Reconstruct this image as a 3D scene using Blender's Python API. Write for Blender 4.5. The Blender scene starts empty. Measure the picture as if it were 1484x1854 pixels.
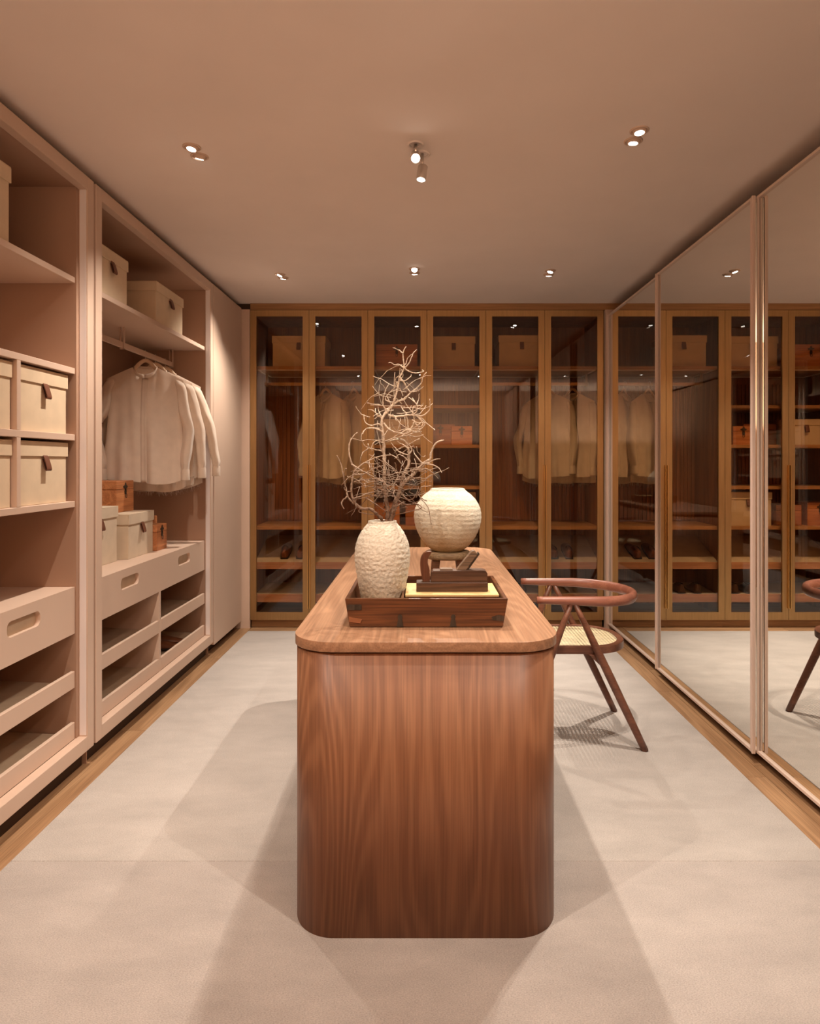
import bpy, bmesh, math, random
from mathutils import Vector, Matrix, noise, geometry

PI = math.pi
SC = bpy.context.scene
COL = SC.collection

# ------------------------------------------------------------------ camera
cam_data = bpy.data.cameras.new('camera')
cam = bpy.data.objects.new('camera', cam_data)
COL.objects.link(cam)
cam.location = (0.0, 0.0, 1.4)
cam.rotation_euler = (PI / 2, 0, 0)
cam_data.sensor_fit = 'AUTO'
cam_data.sensor_width = 36.0
cam_data.lens = 1200.0 / 1854.0 * 36.0
cam_data.shift_x = (742.0 - 763.0) / 1854.0
cam_data.shift_y = (838.0 - 927.0) / 1854.0
cam_data.clip_start = 0.05
SC.camera = cam

# ------------------------------------------------------------------ world, colour management, area light
world = bpy.data.worlds.new('world')
world.use_nodes = True
world.node_tree.nodes['Background'].inputs[0].default_value = (1.0, 0.8, 0.6, 1)
world.node_tree.nodes['Background'].inputs[1].default_value = 0.0
SC.world = world
SC.view_settings.view_transform = 'Standard'
SC.view_settings.look = 'None'
SC.view_settings.gamma = 1.0
SC.view_settings.use_curve_mapping = False
SC.view_settings.exposure = 0.27
SC.cycles.use_denoising = True
SC.cycles.sample_clamp_indirect = 6.0
SC.cycles.caustics_reflective = False
SC.cycles.caustics_refractive = False
SC.cycles.max_bounces = 12
SC.cycles.diffuse_bounces = 6
SC.cycles.transparent_max_bounces = 16

SPOT_W = 60.0            # one recessed ceiling spot
GIMBAL_W = 60.0          # one pull-down spot over the island
LAMP_COL = (1.0, 0.87, 0.745)
FILL_W = 46.0            # added fill light, unseen behind the viewer, brightening the ceiling


def area_light(name, loc, rot, sx, sy, watts, color):
    d = bpy.data.lights.new(name, 'AREA')
    d.shape = 'RECTANGLE'
    d.size, d.size_y = sx, sy
    d.energy = watts
    d.color = color
    o = bpy.data.objects.new(name, d)
    COL.objects.link(o)
    o.location = loc
    o.rotation_euler = rot
    return o


area_light('ceiling_fill', (0, -0.75, 1.75), (PI, 0, 0), 2.4, 0.8, FILL_W, (1.0, 0.76, 0.55))  # upward fill added to lift the ceiling, no fixture behind it

# ------------------------------------------------------------------ materials
def new_mat(name):
    m = bpy.data.materials.new(name)
    m.use_nodes = True
    nt = m.node_tree
    b = nt.nodes['Principled BSDF']
    return m, nt, b


def N(nt, t, **kw):
    n = nt.nodes.new(t)
    for k, v in kw.items():
        if k.startswith('i_'):
            n.inputs[k[2:].replace('_', ' ')].default_value = v
        else:
            setattr(n, k, v)
    return n


def coords(nt, scale=(1, 1, 1), rnd=True):
    tc = N(nt, 'ShaderNodeTexCoord')
    mp = N(nt, 'ShaderNodeMapping')
    mp.inputs['Scale'].default_value = scale
    if rnd:
        oi = N(nt, 'ShaderNodeObjectInfo')
        mul = N(nt, 'ShaderNodeVectorMath', operation='SCALE')
        cmb = N(nt, 'ShaderNodeCombineXYZ')
        for i in range(3):
            nt.links.new(oi.outputs['Random'], cmb.inputs[i])
        mul.inputs['Scale'].default_value = 7.0
        nt.links.new(cmb.outputs[0], mul.inputs[0])
        add = N(nt, 'ShaderNodeVectorMath', operation='ADD')
        nt.links.new(tc.outputs['Object'], add.inputs[0])
        nt.links.new(mul.outputs[0], add.inputs[1])
        nt.links.new(add.outputs[0], mp.inputs['Vector'])
    else:
        nt.links.new(tc.outputs['Object'], mp.inputs['Vector'])
    return mp


def ramp(nt, fac, stops):
    r = N(nt, 'ShaderNodeValToRGB')
    el = r.color_ramp.elements
    while len(el) < len(stops):
        el.new(0.5)
    for e, (p, c) in zip(el, stops):
        e.position = p
        e.color = (*c, 1)
    nt.links.new(fac, r.inputs['Fac'])
    return r


def bump(nt, b, height, strength, dist=0.002):
    bp = N(nt, 'ShaderNodeBump')
    bp.inputs['Strength'].default_value = strength
    bp.inputs['Distance'].default_value = dist
    nt.links.new(height, bp.inputs['Height'])
    nt.links.new(bp.outputs['Normal'], b.inputs['Normal'])


def mix_rgb(nt, fac, a, b, mode='MIX'):
    m = N(nt, 'ShaderNodeMix', data_type='RGBA', blend_type=mode)
    if isinstance(fac, float):
        m.inputs[0].default_value = fac
    else:
        nt.links.new(fac, m.inputs[0])
    for s, v in ((6, a), (7, b)):
        if isinstance(v, tuple):
            m.inputs[s].default_value = (*v, 1)
        else:
            nt.links.new(v, m.inputs[s])
    return m.outputs[2]


def mat_paint(name, c, rough=0.55, var=0.06, bs=0.05, scale=220.0, spec=0.3):
    m, nt, b = new_mat(name)
    mp = coords(nt)
    n1 = N(nt, 'ShaderNodeTexNoise')
    n1.inputs['Scale'].default_value = 3.0
    n1.inputs['Detail'].default_value = 3
    nt.links.new(mp.outputs[0], n1.inputs['Vector'])
    lo = tuple(x * (1 - var) for x in c)
    hi = tuple(min(1, x * (1 + var)) for x in c)
    r = ramp(nt, n1.outputs['Fac'], [(0.3, lo), (0.7, hi)])
    nt.links.new(r.outputs[0], b.inputs['Base Color'])
    n2 = N(nt, 'ShaderNodeTexNoise')
    n2.inputs['Scale'].default_value = scale
    n2.inputs['Detail'].default_value = 2
    nt.links.new(mp.outputs[0], n2.inputs['Vector'])
    bump(nt, b, n2.outputs['Fac'], bs, 0.001)
    b.inputs['Roughness'].default_value = rough
    b.inputs['Specular IOR Level'].default_value = spec
    return m


def mat_wood(name, dark, light, axis=2, rough=0.42, ring=9.0, width=3.0, pore=0.35, spec=0.4, coat=0.0, lengthwise=0.09):
    """long grain along one axis: cathedral figure from warped bands, plus fine pores"""
    m, nt, b = new_mat(name)
    sc = [1.0, 1.0, 1.0]
    sc[axis] = lengthwise
    mp = coords(nt, tuple(sc))
    n1 = N(nt, 'ShaderNodeTexNoise')
    n1.inputs['Scale'].default_value = width
    n1.inputs['Detail'].default_value = 2.5
    n1.inputs['Roughness'].default_value = 0.45
    nt.links.new(mp.outputs[0], n1.inputs['Vector'])
    mul = N(nt, 'ShaderNodeMath', operation='MULTIPLY')
    mul.inputs[1].default_value = ring * 6.0
    nt.links.new(n1.outputs['Fac'], mul.inputs[0])
    sn = N(nt, 'ShaderNodeMath', operation='SINE')
    nt.links.new(mul.outputs[0], sn.inputs[0])
    mr = N(nt, 'ShaderNodeMapRange')
    mr.inputs['From Min'].default_value = -1
    mr.inputs['From Max'].default_value = 1
    nt.links.new(sn.outputs[0], mr.inputs['Value'])
    # fine fibres
    sc2 = [1.0, 1.0, 1.0]
    sc2[axis] = 0.018
    mp2 = coords(nt, tuple(sc2))
    n2 = N(nt, 'ShaderNodeTexNoise')
    n2.inputs['Scale'].default_value = 190.0
    n2.inputs['Detail'].default_value = 4
    nt.links.new(mp2.outputs[0], n2.inputs['Vector'])
    n3 = N(nt, 'ShaderNodeTexNoise')
    n3.inputs['Scale'].default_value = 1.6
    nt.links.new(mp.outputs[0], n3.inputs['Vector'])
    mid = tuple((a + c) / 2 for a, c in zip(dark, light))
    base = ramp(nt, mr.outputs[0], [(0.0, tuple(d * 0.55 + l * 0.45 for d, l in zip(dark, light))), (0.35, mid), (1.0, light)])
    broad = ramp(nt, n3.outputs['Fac'], [(0.3, (0.90, 0.885, 0.87)), (0.7, (1.05, 1.05, 1.05))])
    c1 = mix_rgb(nt, 1.0, base.outputs[0], broad.outputs[0], 'MULTIPLY')
    pr = ramp(nt, n2.outputs['Fac'], [(0.35, (1 - pore,) * 3), (0.6, (1, 1, 1))])
    c2 = mix_rgb(nt, 1.0, c1, pr.outputs[0], 'MULTIPLY')
    nt.links.new(c2, b.inputs['Base Color'])
    bump(nt, b, n2.outputs['Fac'], 0.12, 0.0006)
    b.inputs['Roughness'].default_value = rough
    b.inputs['Specular IOR Level'].default_value = spec
    b.inputs['Coat Weight'].default_value = coat
    b.inputs['Coat Roughness'].default_value = 0.3
    return m


def mat_metal(name, c, rough=0.35, var=0.1):
    m, nt, b = new_mat(name)
    mp = coords(nt, (1, 1, 0.05))
    n1 = N(nt, 'ShaderNodeTexNoise')
    n1.inputs['Scale'].default_value = 90.0
    nt.links.new(mp.outputs[0], n1.inputs['Vector'])
    r = ramp(nt, n1.outputs['Fac'], [(0.3, tuple(x * (1 - var) for x in c)), (0.7, tuple(min(1, x * (1 + var)) for x in c))])
    nt.links.new(r.outputs[0], b.inputs['Base Color'])
    b.inputs['Metallic'].default_value = 1.0
    b.inputs['Roughness'].default_value = rough
    return m


def mat_cloth(name, c, weave=900.0, sheen=0.25, trans=0.0, rough=0.9, var=0.08, bs=0.25):
    m, nt, b = new_mat(name)
    mp = coords(nt)
    n1 = N(nt, 'ShaderNodeTexNoise')
    n1.inputs['Scale'].default_value = 14.0
    n1.inputs['Detail'].default_value = 4
    nt.links.new(mp.outputs[0], n1.inputs['Vector'])
    r = ramp(nt, n1.outputs['Fac'], [(0.3, tuple(x * (1 - var) for x in c)), (0.7, tuple(min(1, x * (1 + var)) for x in c))])
    nt.links.new(r.outputs[0], b.inputs['Base Color'])
    n2 = N(nt, 'ShaderNodeTexNoise')
    n2.inputs['Scale'].default_value = weave
    nt.links.new(mp.outputs[0], n2.inputs['Vector'])
    bump(nt, b, n2.outputs['Fac'], bs, 0.001)
    b.inputs['Roughness'].default_value = rough
    b.inputs['Sheen Weight'].default_value = sheen
    b.inputs['Specular IOR Level'].default_value = 0.15
    if trans > 0:
        tr = N(nt, 'ShaderNodeBsdfTranslucent')
        nt.links.new(r.outputs[0], tr.inputs['Color'])
        mx = N(nt, 'ShaderNodeMixShader')
        mx.inputs[0].default_value = trans
        nt.links.new(b.outputs[0], mx.inputs[1])
        nt.links.new(tr.outputs[0], mx.inputs[2])
        nt.links.new(mx.outputs[0], nt.nodes['Material Output'].inputs['Surface'])
    return m


def mat_carpet(name, c):
    m, nt, b = new_mat(name)
    mp = coords(nt, (1, 2.2, 1), rnd=False)
    n1 = N(nt, 'ShaderNodeTexNoise')
    n1.inputs['Scale'].default_value = 2.4
    n1.inputs['Detail'].default_value = 6
    n1.inputs['Roughness'].default_value = 0.65
    nt.links.new(mp.outputs[0], n1.inputs['Vector'])
    r = ramp(nt, n1.outputs['Fac'], [(0.25, tuple(x * 0.80 for x in c)), (0.75, tuple(min(1, x * 1.13) for x in c))])
    n2 = N(nt, 'ShaderNodeTexNoise')
    n2.inputs['Scale'].default_value = 210.0
    n2.inputs['Detail'].default_value = 2
    nt.links.new(mp.outputs[0], n2.inputs['Vector'])
    r2 = ramp(nt, n2.outputs['Fac'], [(0.3, (0.72, 0.71, 0.70)), (0.65, (1.08, 1.08, 1.08))])
    nt.links.new(mix_rgb(nt, 1.0, r.outputs[0], r2.outputs[0], 'MULTIPLY'), b.inputs['Base Color'])
    bump(nt, b, n2.outputs['Fac'], 0.5, 0.004)
    b.inputs['Roughness'].default_value = 1.0
    b.inputs['Sheen Weight'].default_value = 0.35
    b.inputs['Sheen Roughness'].default_value = 0.6
    b.inputs['Specular IOR Level'].default_value = 0.05
    return m


def mat_clay(name, upper, lower, z0, z1):
    m, nt, b = new_mat(name)
    mp = coords(nt, (1, 1, 1), rnd=False)
    sx = N(nt, 'ShaderNodeSeparateXYZ')
    nt.links.new(mp.outputs[0], sx.inputs[0])
    n0 = N(nt, 'ShaderNodeTexNoise')
    n0.inputs['Scale'].default_value = 9.0
    n0.inputs['Detail'].default_value = 5
    nt.links.new(mp.outputs[0], n0.inputs['Vector'])
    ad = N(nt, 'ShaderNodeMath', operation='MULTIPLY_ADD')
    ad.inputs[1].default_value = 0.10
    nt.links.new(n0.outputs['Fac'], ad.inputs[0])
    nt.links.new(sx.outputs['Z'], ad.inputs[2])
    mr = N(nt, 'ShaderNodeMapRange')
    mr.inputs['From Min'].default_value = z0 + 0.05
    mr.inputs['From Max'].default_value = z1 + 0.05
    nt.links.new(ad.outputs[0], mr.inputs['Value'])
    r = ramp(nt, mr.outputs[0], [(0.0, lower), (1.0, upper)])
    n1 = N(nt, 'ShaderNodeTexNoise')
    n1.inputs['Scale'].default_value = 120.0
    n1.inputs['Detail'].default_value = 6
    n1.inputs['Roughness'].default_value = 0.7
    mp2 = coords(nt, (1, 1, 2.2), rnd=False)
    nt.links.new(mp2.outputs[0], n1.inputs['Vector'])
    r2 = ramp(nt, n1.outputs['Fac'], [(0.28, (0.74, 0.7, 0.64)), (0.6, (1, 1, 1))])
    nt.links.new(mix_rgb(nt, 1.0, r.outputs[0], r2.outputs[0], 'MULTIPLY'), b.inputs['Base Color'])
    bump(nt, b, n1.outputs['Fac'], 0.55, 0.004)
    b.inputs['Roughness'].default_value = 0.95
    b.inputs['Specular IOR Level'].default_value = 0.1
    return m


def mat_bark(name, low, high):
    """dark old wood at the foot, pale young shoots and painted-in lamp light towards the tips, broken by buds and lichen"""
    m, nt, b = new_mat(name)
    mp = coords(nt, (1, 1, 1), rnd=False)
    sx = N(nt, 'ShaderNodeSeparateXYZ')
    nt.links.new(mp.outputs[0], sx.inputs[0])
    n0 = N(nt, 'ShaderNodeTexNoise')
    n0.inputs['Scale'].default_value = 26.0
    n0.inputs['Detail'].default_value = 4
    nt.links.new(mp.outputs[0], n0.inputs['Vector'])
    ad = N(nt, 'ShaderNodeMath', operation='MULTIPLY_ADD')
    ad.inputs[1].default_value = 0.32
    nt.links.new(n0.outputs['Fac'], ad.inputs[0])
    nt.links.new(sx.outputs['Z'], ad.inputs[2])
    mr = N(nt, 'ShaderNodeMapRange')
    mr.inputs['From Min'].default_value = 0.20
    mr.inputs['From Max'].default_value = 0.50
    nt.links.new(ad.outputs[0], mr.inputs['Value'])
    r = ramp(nt, mr.outputs[0], [(0.0, low), (1.0, high)])  # paler upward: young bark, plus light from above put into the colour
    n1 = N(nt, 'ShaderNodeTexNoise')
    n1.inputs['Scale'].default_value = 160.0
    n1.inputs['Detail'].default_value = 3
    nt.links.new(mp.outputs[0], n1.inputs['Vector'])
    r2 = ramp(nt, n1.outputs['Fac'], [(0.35, (0.6, 0.55, 0.5)), (0.65, (1.05, 1.05, 1.05))])
    nt.links.new(mix_rgb(nt, 1.0, r.outputs[0], r2.outputs[0], 'MULTIPLY'), b.inputs['Base Color'])
    bump(nt, b, n1.outputs['Fac'], 0.6, 0.001)
    b.inputs['Roughness'].default_value = 0.75
    return m


def mat_glass(name, tint, ior=1.6, rough=0.0, refl=(0.9, 0.9, 0.92)):
    """thin tinted pane: transmission through the body colour, Fresnel reflection on its faces"""
    m, nt, b = new_mat(name)
    nt.nodes.remove(b)
    tr = N(nt, 'ShaderNodeBsdfTransparent')
    tr.inputs['Color'].default_value = (*tint, 1)
    gl = N(nt, 'ShaderNodeBsdfGlossy')
    gl.inputs['Color'].default_value = (*refl, 1)
    gl.inputs['Roughness'].default_value = rough
    fr = N(nt, 'ShaderNodeFresnel')
    fr.inputs['IOR'].default_value = ior
    mx = N(nt, 'ShaderNodeMixShader')
    # both faces' reflection is put on the outer face; the inner face only transmits
    geo = N(nt, 'ShaderNodeNewGeometry')
    inv = N(nt, 'ShaderNodeMath', operation='SUBTRACT')
    inv.inputs[0].default_value = 1.0
    nt.links.new(geo.outputs['Backfacing'], inv.inputs[1])
    fm = N(nt, 'ShaderNodeMath', operation='MULTIPLY')
    nt.links.new(fr.outputs[0], fm.inputs[0])
    nt.links.new(inv.outputs[0], fm.inputs[1])
    nt.links.new(fm.outputs[0], mx.inputs[0])
    nt.links.new(tr.outputs[0], mx.inputs[1])
    nt.links.new(gl.outputs[0], mx.inputs[2])
    nt.links.new(mx.outputs[0], nt.nodes['Material Output'].inputs['Surface'])
    return m


def mat_mirror(name, c):
    m, nt, b = new_mat(name)
    b.inputs['Base Color'].default_value = (*c, 1)
    b.inputs['Metallic'].default_value = 1.0
    b.inputs['Roughness'].default_value = 0.0
    return m


def mat_emit(name, c, s):
    m, nt, b = new_mat(name)
    b.inputs['Base Color'].default_value = (*c, 1)
    b.inputs['Emission Color'].default_value = (*c, 1)
    b.inputs['Emission Strength'].default_value = s
    return m


M = dict(
    ceiling=mat_paint('ceiling_plaster', (0.86, 0.755, 0.69), 0.9, 0.02, 0.03, 260, 0.1),
    wall=mat_paint('wall_plaster', (0.62, 0.46, 0.36), 0.9, 0.03, 0.04, 260, 0.1),
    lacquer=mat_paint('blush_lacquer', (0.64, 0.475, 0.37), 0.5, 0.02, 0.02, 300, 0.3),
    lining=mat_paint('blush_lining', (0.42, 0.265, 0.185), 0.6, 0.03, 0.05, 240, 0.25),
    traylining=mat_cloth('tray_felt', (0.54, 0.40, 0.27), 700, 0.2),
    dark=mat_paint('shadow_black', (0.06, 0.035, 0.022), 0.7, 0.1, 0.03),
    alu=mat_paint('pale_aluminium', (0.86, 0.80, 0.79), 0.4, 0.03, 0.01, 300, 0.5),
    bronze=mat_metal('bronze_frame', (0.44, 0.275, 0.125), 0.45, 0.08),
    bronze_h=mat_metal('bronze_handle', (0.66, 0.40, 0.15), 0.3, 0.06),
    iron=mat_metal('black_iron', (0.10, 0.085, 0.07), 0.55, 0.25),
    chrome=mat_metal('satin_steel', (0.75, 0.7, 0.65), 0.28, 0.04),
    glass=mat_glass('bronze_glass', (0.895, 0.80, 0.67), 1.7),
    mirror=mat_mirror('silver_mirror', (0.93, 0.91, 0.86)),
    lens=mat_emit('lamp_lens', (1.0, 0.9, 0.78), 22.0),
    carpet=mat_carpet('carpet_pile', (0.50, 0.455, 0.415)),
    carpet2=mat_carpet('carpet_pile_front', (0.465, 0.415, 0.38)),
    oakfloor=mat_wood('oak_floor', (0.29, 0.155, 0.075), (0.48, 0.285, 0.15), 1, 0.4, 6, 6, 0.3),
    oakfloorx=mat_wood('oak_floor_cross', (0.29, 0.155, 0.075), (0.48, 0.285, 0.15), 0, 0.4, 6, 6, 0.3),
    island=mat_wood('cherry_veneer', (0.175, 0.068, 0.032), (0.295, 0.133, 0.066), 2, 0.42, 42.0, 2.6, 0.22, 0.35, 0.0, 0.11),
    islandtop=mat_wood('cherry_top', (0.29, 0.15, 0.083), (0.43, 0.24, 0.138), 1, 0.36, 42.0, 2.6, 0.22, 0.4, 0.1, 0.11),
    closet=mat_wood('closet_walnut', (0.22, 0.08, 0.03), (0.40, 0.17, 0.07), 2, 0.5, 4, 7, 0.3),
    closetx=mat_wood('closet_walnut_shelf', (0.34, 0.17, 0.07), (0.52, 0.28, 0.12), 0, 0.5, 4, 7, 0.25),
    slat=mat_wood('slat_walnut', (0.24, 0.085, 0.03), (0.42, 0.17, 0.065), 2, 0.5, 4, 8, 0.3),
    rosy=mat_wood('rosy_drawer', (0.40, 0.20, 0.13), (0.56, 0.31, 0.21), 0, 0.5, 4, 7, 0.2),
    linen=mat_cloth('box_linen', (0.70, 0.55, 0.38), 800, 0.1, 0.0, 0.85, 0.05, 0.2),
    linen2=mat_cloth('box_linen_grey', (0.66, 0.54, 0.40), 800, 0.1, 0.0, 0.85, 0.05, 0.2),
    leather=mat_paint('brown_leather', (0.15, 0.055, 0.03), 0.5, 0.2, 0.25, 160, 0.4),
    shoe=mat_paint('tan_shoe_leather', (0.20, 0.065, 0.025), 0.32, 0.2, 0.1, 120, 0.5),
    shoedark=mat_paint('dark_shoe_leather', (0.055, 0.022, 0.012), 0.3, 0.2, 0.1, 120, 0.5),
    sole=mat_paint('shoe_sole', (0.035, 0.02, 0.014), 0.6, 0.2, 0.1),
    cedar=mat_wood('cedar_chest', (0.44, 0.15, 0.055), (0.68, 0.29, 0.12), 0, 0.45, 6, 8, 0.25),
    shirt=mat_cloth('ivory_cotton', (0.82, 0.69, 0.57), 1100, 0.3, 0.22, 0.9, 0.05, 0.25),
    shirtw=mat_cloth('white_cotton', (0.78, 0.72, 0.63), 1100, 0.3, 0.22, 0.9, 0.05, 0.25),
    velvet=mat_cloth('hanger_velvet', (0.62, 0.44, 0.30), 900, 0.5),
    chair=mat_wood('chair_walnut', (0.125, 0.045, 0.026), (0.22, 0.088, 0.05), 0, 0.36, 5, 9, 0.25, 0.45, 0.15),
    chairarm=mat_wood('chair_arm', (0.25, 0.085, 0.055), (0.38, 0.15, 0.095), 0, 0.38, 5, 9, 0.2, 0.45, 0.15),
    cane=mat_cloth('cane_weave', (0.80, 0.70, 0.46), 500, 0.05, 0.1, 0.6, 0.1, 0.2),
    planehorn=mat_wood('plane_horn', (0.08, 0.028, 0.014), (0.17, 0.06, 0.03), 2, 0.3, 6, 12, 0.3, 0.5, 0.3),
    tray=mat_wood('antique_tray', (0.07, 0.026, 0.012), (0.17, 0.06, 0.021), 0, 0.38, 8, 10, 0.5, 0.45, 0.15),
    plane=mat_wood('plane_body', (0.045, 0.02, 0.011), (0.12, 0.055, 0.03), 0, 0.42, 6, 12, 0.4, 0.45, 0.15),
    wedge=mat_wood('plane_wedge', (0.10, 0.055, 0.03), (0.24, 0.15, 0.09), 0, 0.6, 6, 20, 0.4),
    lid=mat_wood('pale_pine', (0.66, 0.44, 0.17), (0.84, 0.62, 0.30), 0, 0.5, 5, 9, 0.12),
    lidbox=mat_wood('red_box', (0.24, 0.085, 0.035), (0.40, 0.16, 0.07), 0, 0.5, 5, 9, 0.2),
    stool=mat_wood('stool_wood', (0.20, 0.13, 0.07), (0.40, 0.28, 0.16), 0, 0.6, 5, 14, 0.4),
    bark=mat_bark('twig_bark', (0.20, 0.115, 0.07), (0.74, 0.60, 0.45)),
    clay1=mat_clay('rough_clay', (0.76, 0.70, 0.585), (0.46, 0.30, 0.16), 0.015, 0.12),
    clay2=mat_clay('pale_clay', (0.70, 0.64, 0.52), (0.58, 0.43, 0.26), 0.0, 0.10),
)

# ------------------------------------------------------------------ mesh builder
class MB:
    def __init__(self):
        self.v, self.f, self.s = [], [], []

    def add(self, vs, fs, smooth=False):
        o = len(self.v)
        self.v += [tuple(p) for p in vs]
        self.f += [tuple(i + o for i in f) for f in fs]
        self.s += [smooth] * len(fs)
        return self

    def box(self, x0, x1, y0, y1, z0, z1):
        return self.hexa([(x0, y0, z0), (x1, y0, z0), (x1, y1, z0), (x0, y1, z0), (x0, y0, z1), (x1, y0, z1), (x1, y1, z1), (x0, y1, z1)])

    def hexa(self, p):
        return self.add(p, [(3, 2, 1, 0), (4, 5, 6, 7), (0, 1, 5, 4), (1, 2, 6, 5), (2, 3, 7, 6), (3, 0, 4, 7)])

    def prism(self, poly, axis, a, b, holes=(), smooth=False):
        mp = {'x': lambda u, v, t: (t, u, v), 'y': lambda u, v, t: (u, t, v), 'z': lambda u, v, t: (u, v, t)}[axis]
        loops = [list(poly)] + [list(h) for h in holes]
        flat = [p for l in loops for p in l]
        n = len(flat)
        tris = geometry.tessellate_polygon([[Vector((u, v, 0)) for u, v in l] for l in loops])
        vs = [mp(u, v, a) for u, v in flat] + [mp(u, v, b) for u, v in flat]
        self.add(vs, [tuple(t) for t in tris] + [tuple(i + n for i in reversed(t)) for t in tris])
        base = len(self.v) - 2 * n
        k = 0
        for l in loops:
            m = len(l)
            for i in range(m):
                j = (i + 1) % m
                self.f.append((base + k + i, base + k + j, base + k + j + n, base + k + i + n))
                self.s.append(smooth)
            k += m
        return self

    def grid(self, rows, wrap=False, smooth=True, caps=False):
        n = len(rows[0])
        vs = [p for r in rows for p in r]
        fs = []
        for i in range(len(rows) - 1):
            for j in range(n if wrap else n - 1):
                k = (j + 1) % n
                fs.append((i * n + j, i * n + k, (i + 1) * n + k, (i + 1) * n + j))
        if caps:
            fs.append(tuple(range(n)))
            fs.append(tuple((len(rows) - 1) * n + j for j in reversed(range(n))))
        return self.add(vs, fs, smooth)

    def lathe(self, prof, n=32, c=(0, 0, 0), fn=None):
        rows = []
        for r, z in prof:
            row = []
            for k in range(n):
                a = 2 * PI * k / n
                p = Vector((r * math.cos(a), r * math.sin(a), z))
                if fn:
                    p = fn(p, r, z, a)
                row.append((p[0] + c[0], p[1] + c[1], p[2] + c[2]))
            rows.append(row)
        return self.grid(rows, wrap=True)

    def tube(self, pts, rad, n=8, caps=True, up=(0, 0, 1), smooth=True):
        P = [Vector(p) for p in pts]
        if not isinstance(rad, (list, tuple)):
            rad = [rad] * len(P)
        rows = []
        t0 = (P[1] - P[0]).normalized()
        u = Vector(up)
        if abs(u.dot(t0)) > 0.95:
            u = Vector((1, 0, 0)) if abs(t0.x) < 0.9 else Vector((0, 1, 0))
        for i, p in enumerate(P):
            t = (P[min(i + 1, len(P) - 1)] - P[max(i - 1, 0)]).normalized()
            s = t.cross(u)
            if s.length < 1e-6:
                s = t.orthogonal()
            s.normalize()
            w = s.cross(t).normalized()
            u = w
            r = rad[i]
            ra, rb = r if isinstance(r, (tuple, list)) else (r, r)
            rows.append([tuple(p + s * (ra * math.cos(2 * PI * k / n)) + w * (rb * math.sin(2 * PI * k / n))) for k in range(n)])
        return self.grid(rows, wrap=True, caps=caps, smooth=smooth)

    def cyl(self, p0, p1, r, n=16, smooth=True):
        return self.tube([p0, p1], r, n, True, smooth=smooth)

    def shift(self, d):
        self.v = [(p[0] + d[0], p[1] + d[1], p[2] + d[2]) for p in self.v]
        return self

    def build(self, name, mat, parent=None, bev=0.0, sub=0, seg=2, solid=0.0, recalc=True):
        me = bpy.data.meshes.new(name)
        me.from_pydata(self.v, [], self.f)
        me.polygons.foreach_set('use_smooth', self.s)
        if recalc:
            bm = bmesh.new()
            bm.from_mesh(me)
            bmesh.ops.recalc_face_normals(bm, faces=bm.faces)
            bm.to_mesh(me)
            bm.free()
        me.materials.append(M[mat])
        o = bpy.data.objects.new(name, me)
        COL.objects.link(o)
        if parent is not None:
            o.parent = parent
        if solid:
            md = o.modifiers.new('solid', 'SOLIDIFY')
            md.thickness = solid
            md.offset = 0
        if bev:
            md = o.modifiers.new('bevel', 'BEVEL')
            md.width = bev
            md.segments = seg
            md.limit_method = 'ANGLE'
            md.angle_limit = math.radians(40)
            md.harden_normals = False
        if sub:
            md = o.modifiers.new('sub', 'SUBSURF')
            md.levels = md.render_levels = sub
        return o


def rrect(x0, x1, y0, y1, r, n=6):
    out = []
    for cx, cy, a0 in ((x1 - r, y1 - r, 0), (x0 + r, y1 - r, PI / 2), (x0 + r, y0 + r, PI), (x1 - r, y0 + r, 1.5 * PI)):
        for k in range(n + 1):
            a = a0 + PI / 2 * k / n
            out.append((cx + r * math.cos(a), cy + r * math.sin(a)))
    return out


def spline(pts, per=5):
    """Catmull-Rom through points of any dimension"""
    P = [tuple(p) for p in pts]
    P = [P[0]] + P + [P[-1]]
    out = []
    for i in range(1, len(P) - 2):
        for k in range(per):
            t = k / per
            out.append(tuple(0.5 * (2 * b + (c - a) * t + (2 * a - 5 * b + 4 * c - d) * t * t + (3 * b - a - 3 * c + d) * t ** 3)
                             for a, b, c, d in zip(P[i - 1], P[i], P[i + 1], P[i + 2])))
    out.append(P[-2])
    return out


def tag(o, label=None, cat=None, group=None, kind=None):
    if label:
        o['label'] = label
    if cat:
        o['category'] = cat
    if group:
        o['group'] = group
    if kind:
        o['kind'] = kind
    return o


def thing(name, label, cat, loc=(0, 0, 0), rotz=0.0, group=None):
    o = bpy.data.objects.new(name, None)
    o.empty_display_size = 0.05
    COL.objects.link(o)
    o.location = loc
    o.rotation_euler = (0, 0, rotz)
    return tag(o, label, cat, group)


def struct(o):
    o['kind'] = 'structure'
    return o


def copy_tree(src, parent=None):
    c = src.copy()
    COL.objects.link(c)
    if parent is not None:
        c.parent = parent
    for ch in list(src.children):
        copy_tree(ch, c)
    return c


def place(root, loc, rotz, label, group=None):
    root.location = loc
    root.rotation_euler = (0, 0, rotz)
    root['label'] = label
    if group:
        root['group'] = group
    elif 'group' in root.keys():
        del root['group']
    return root


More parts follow.
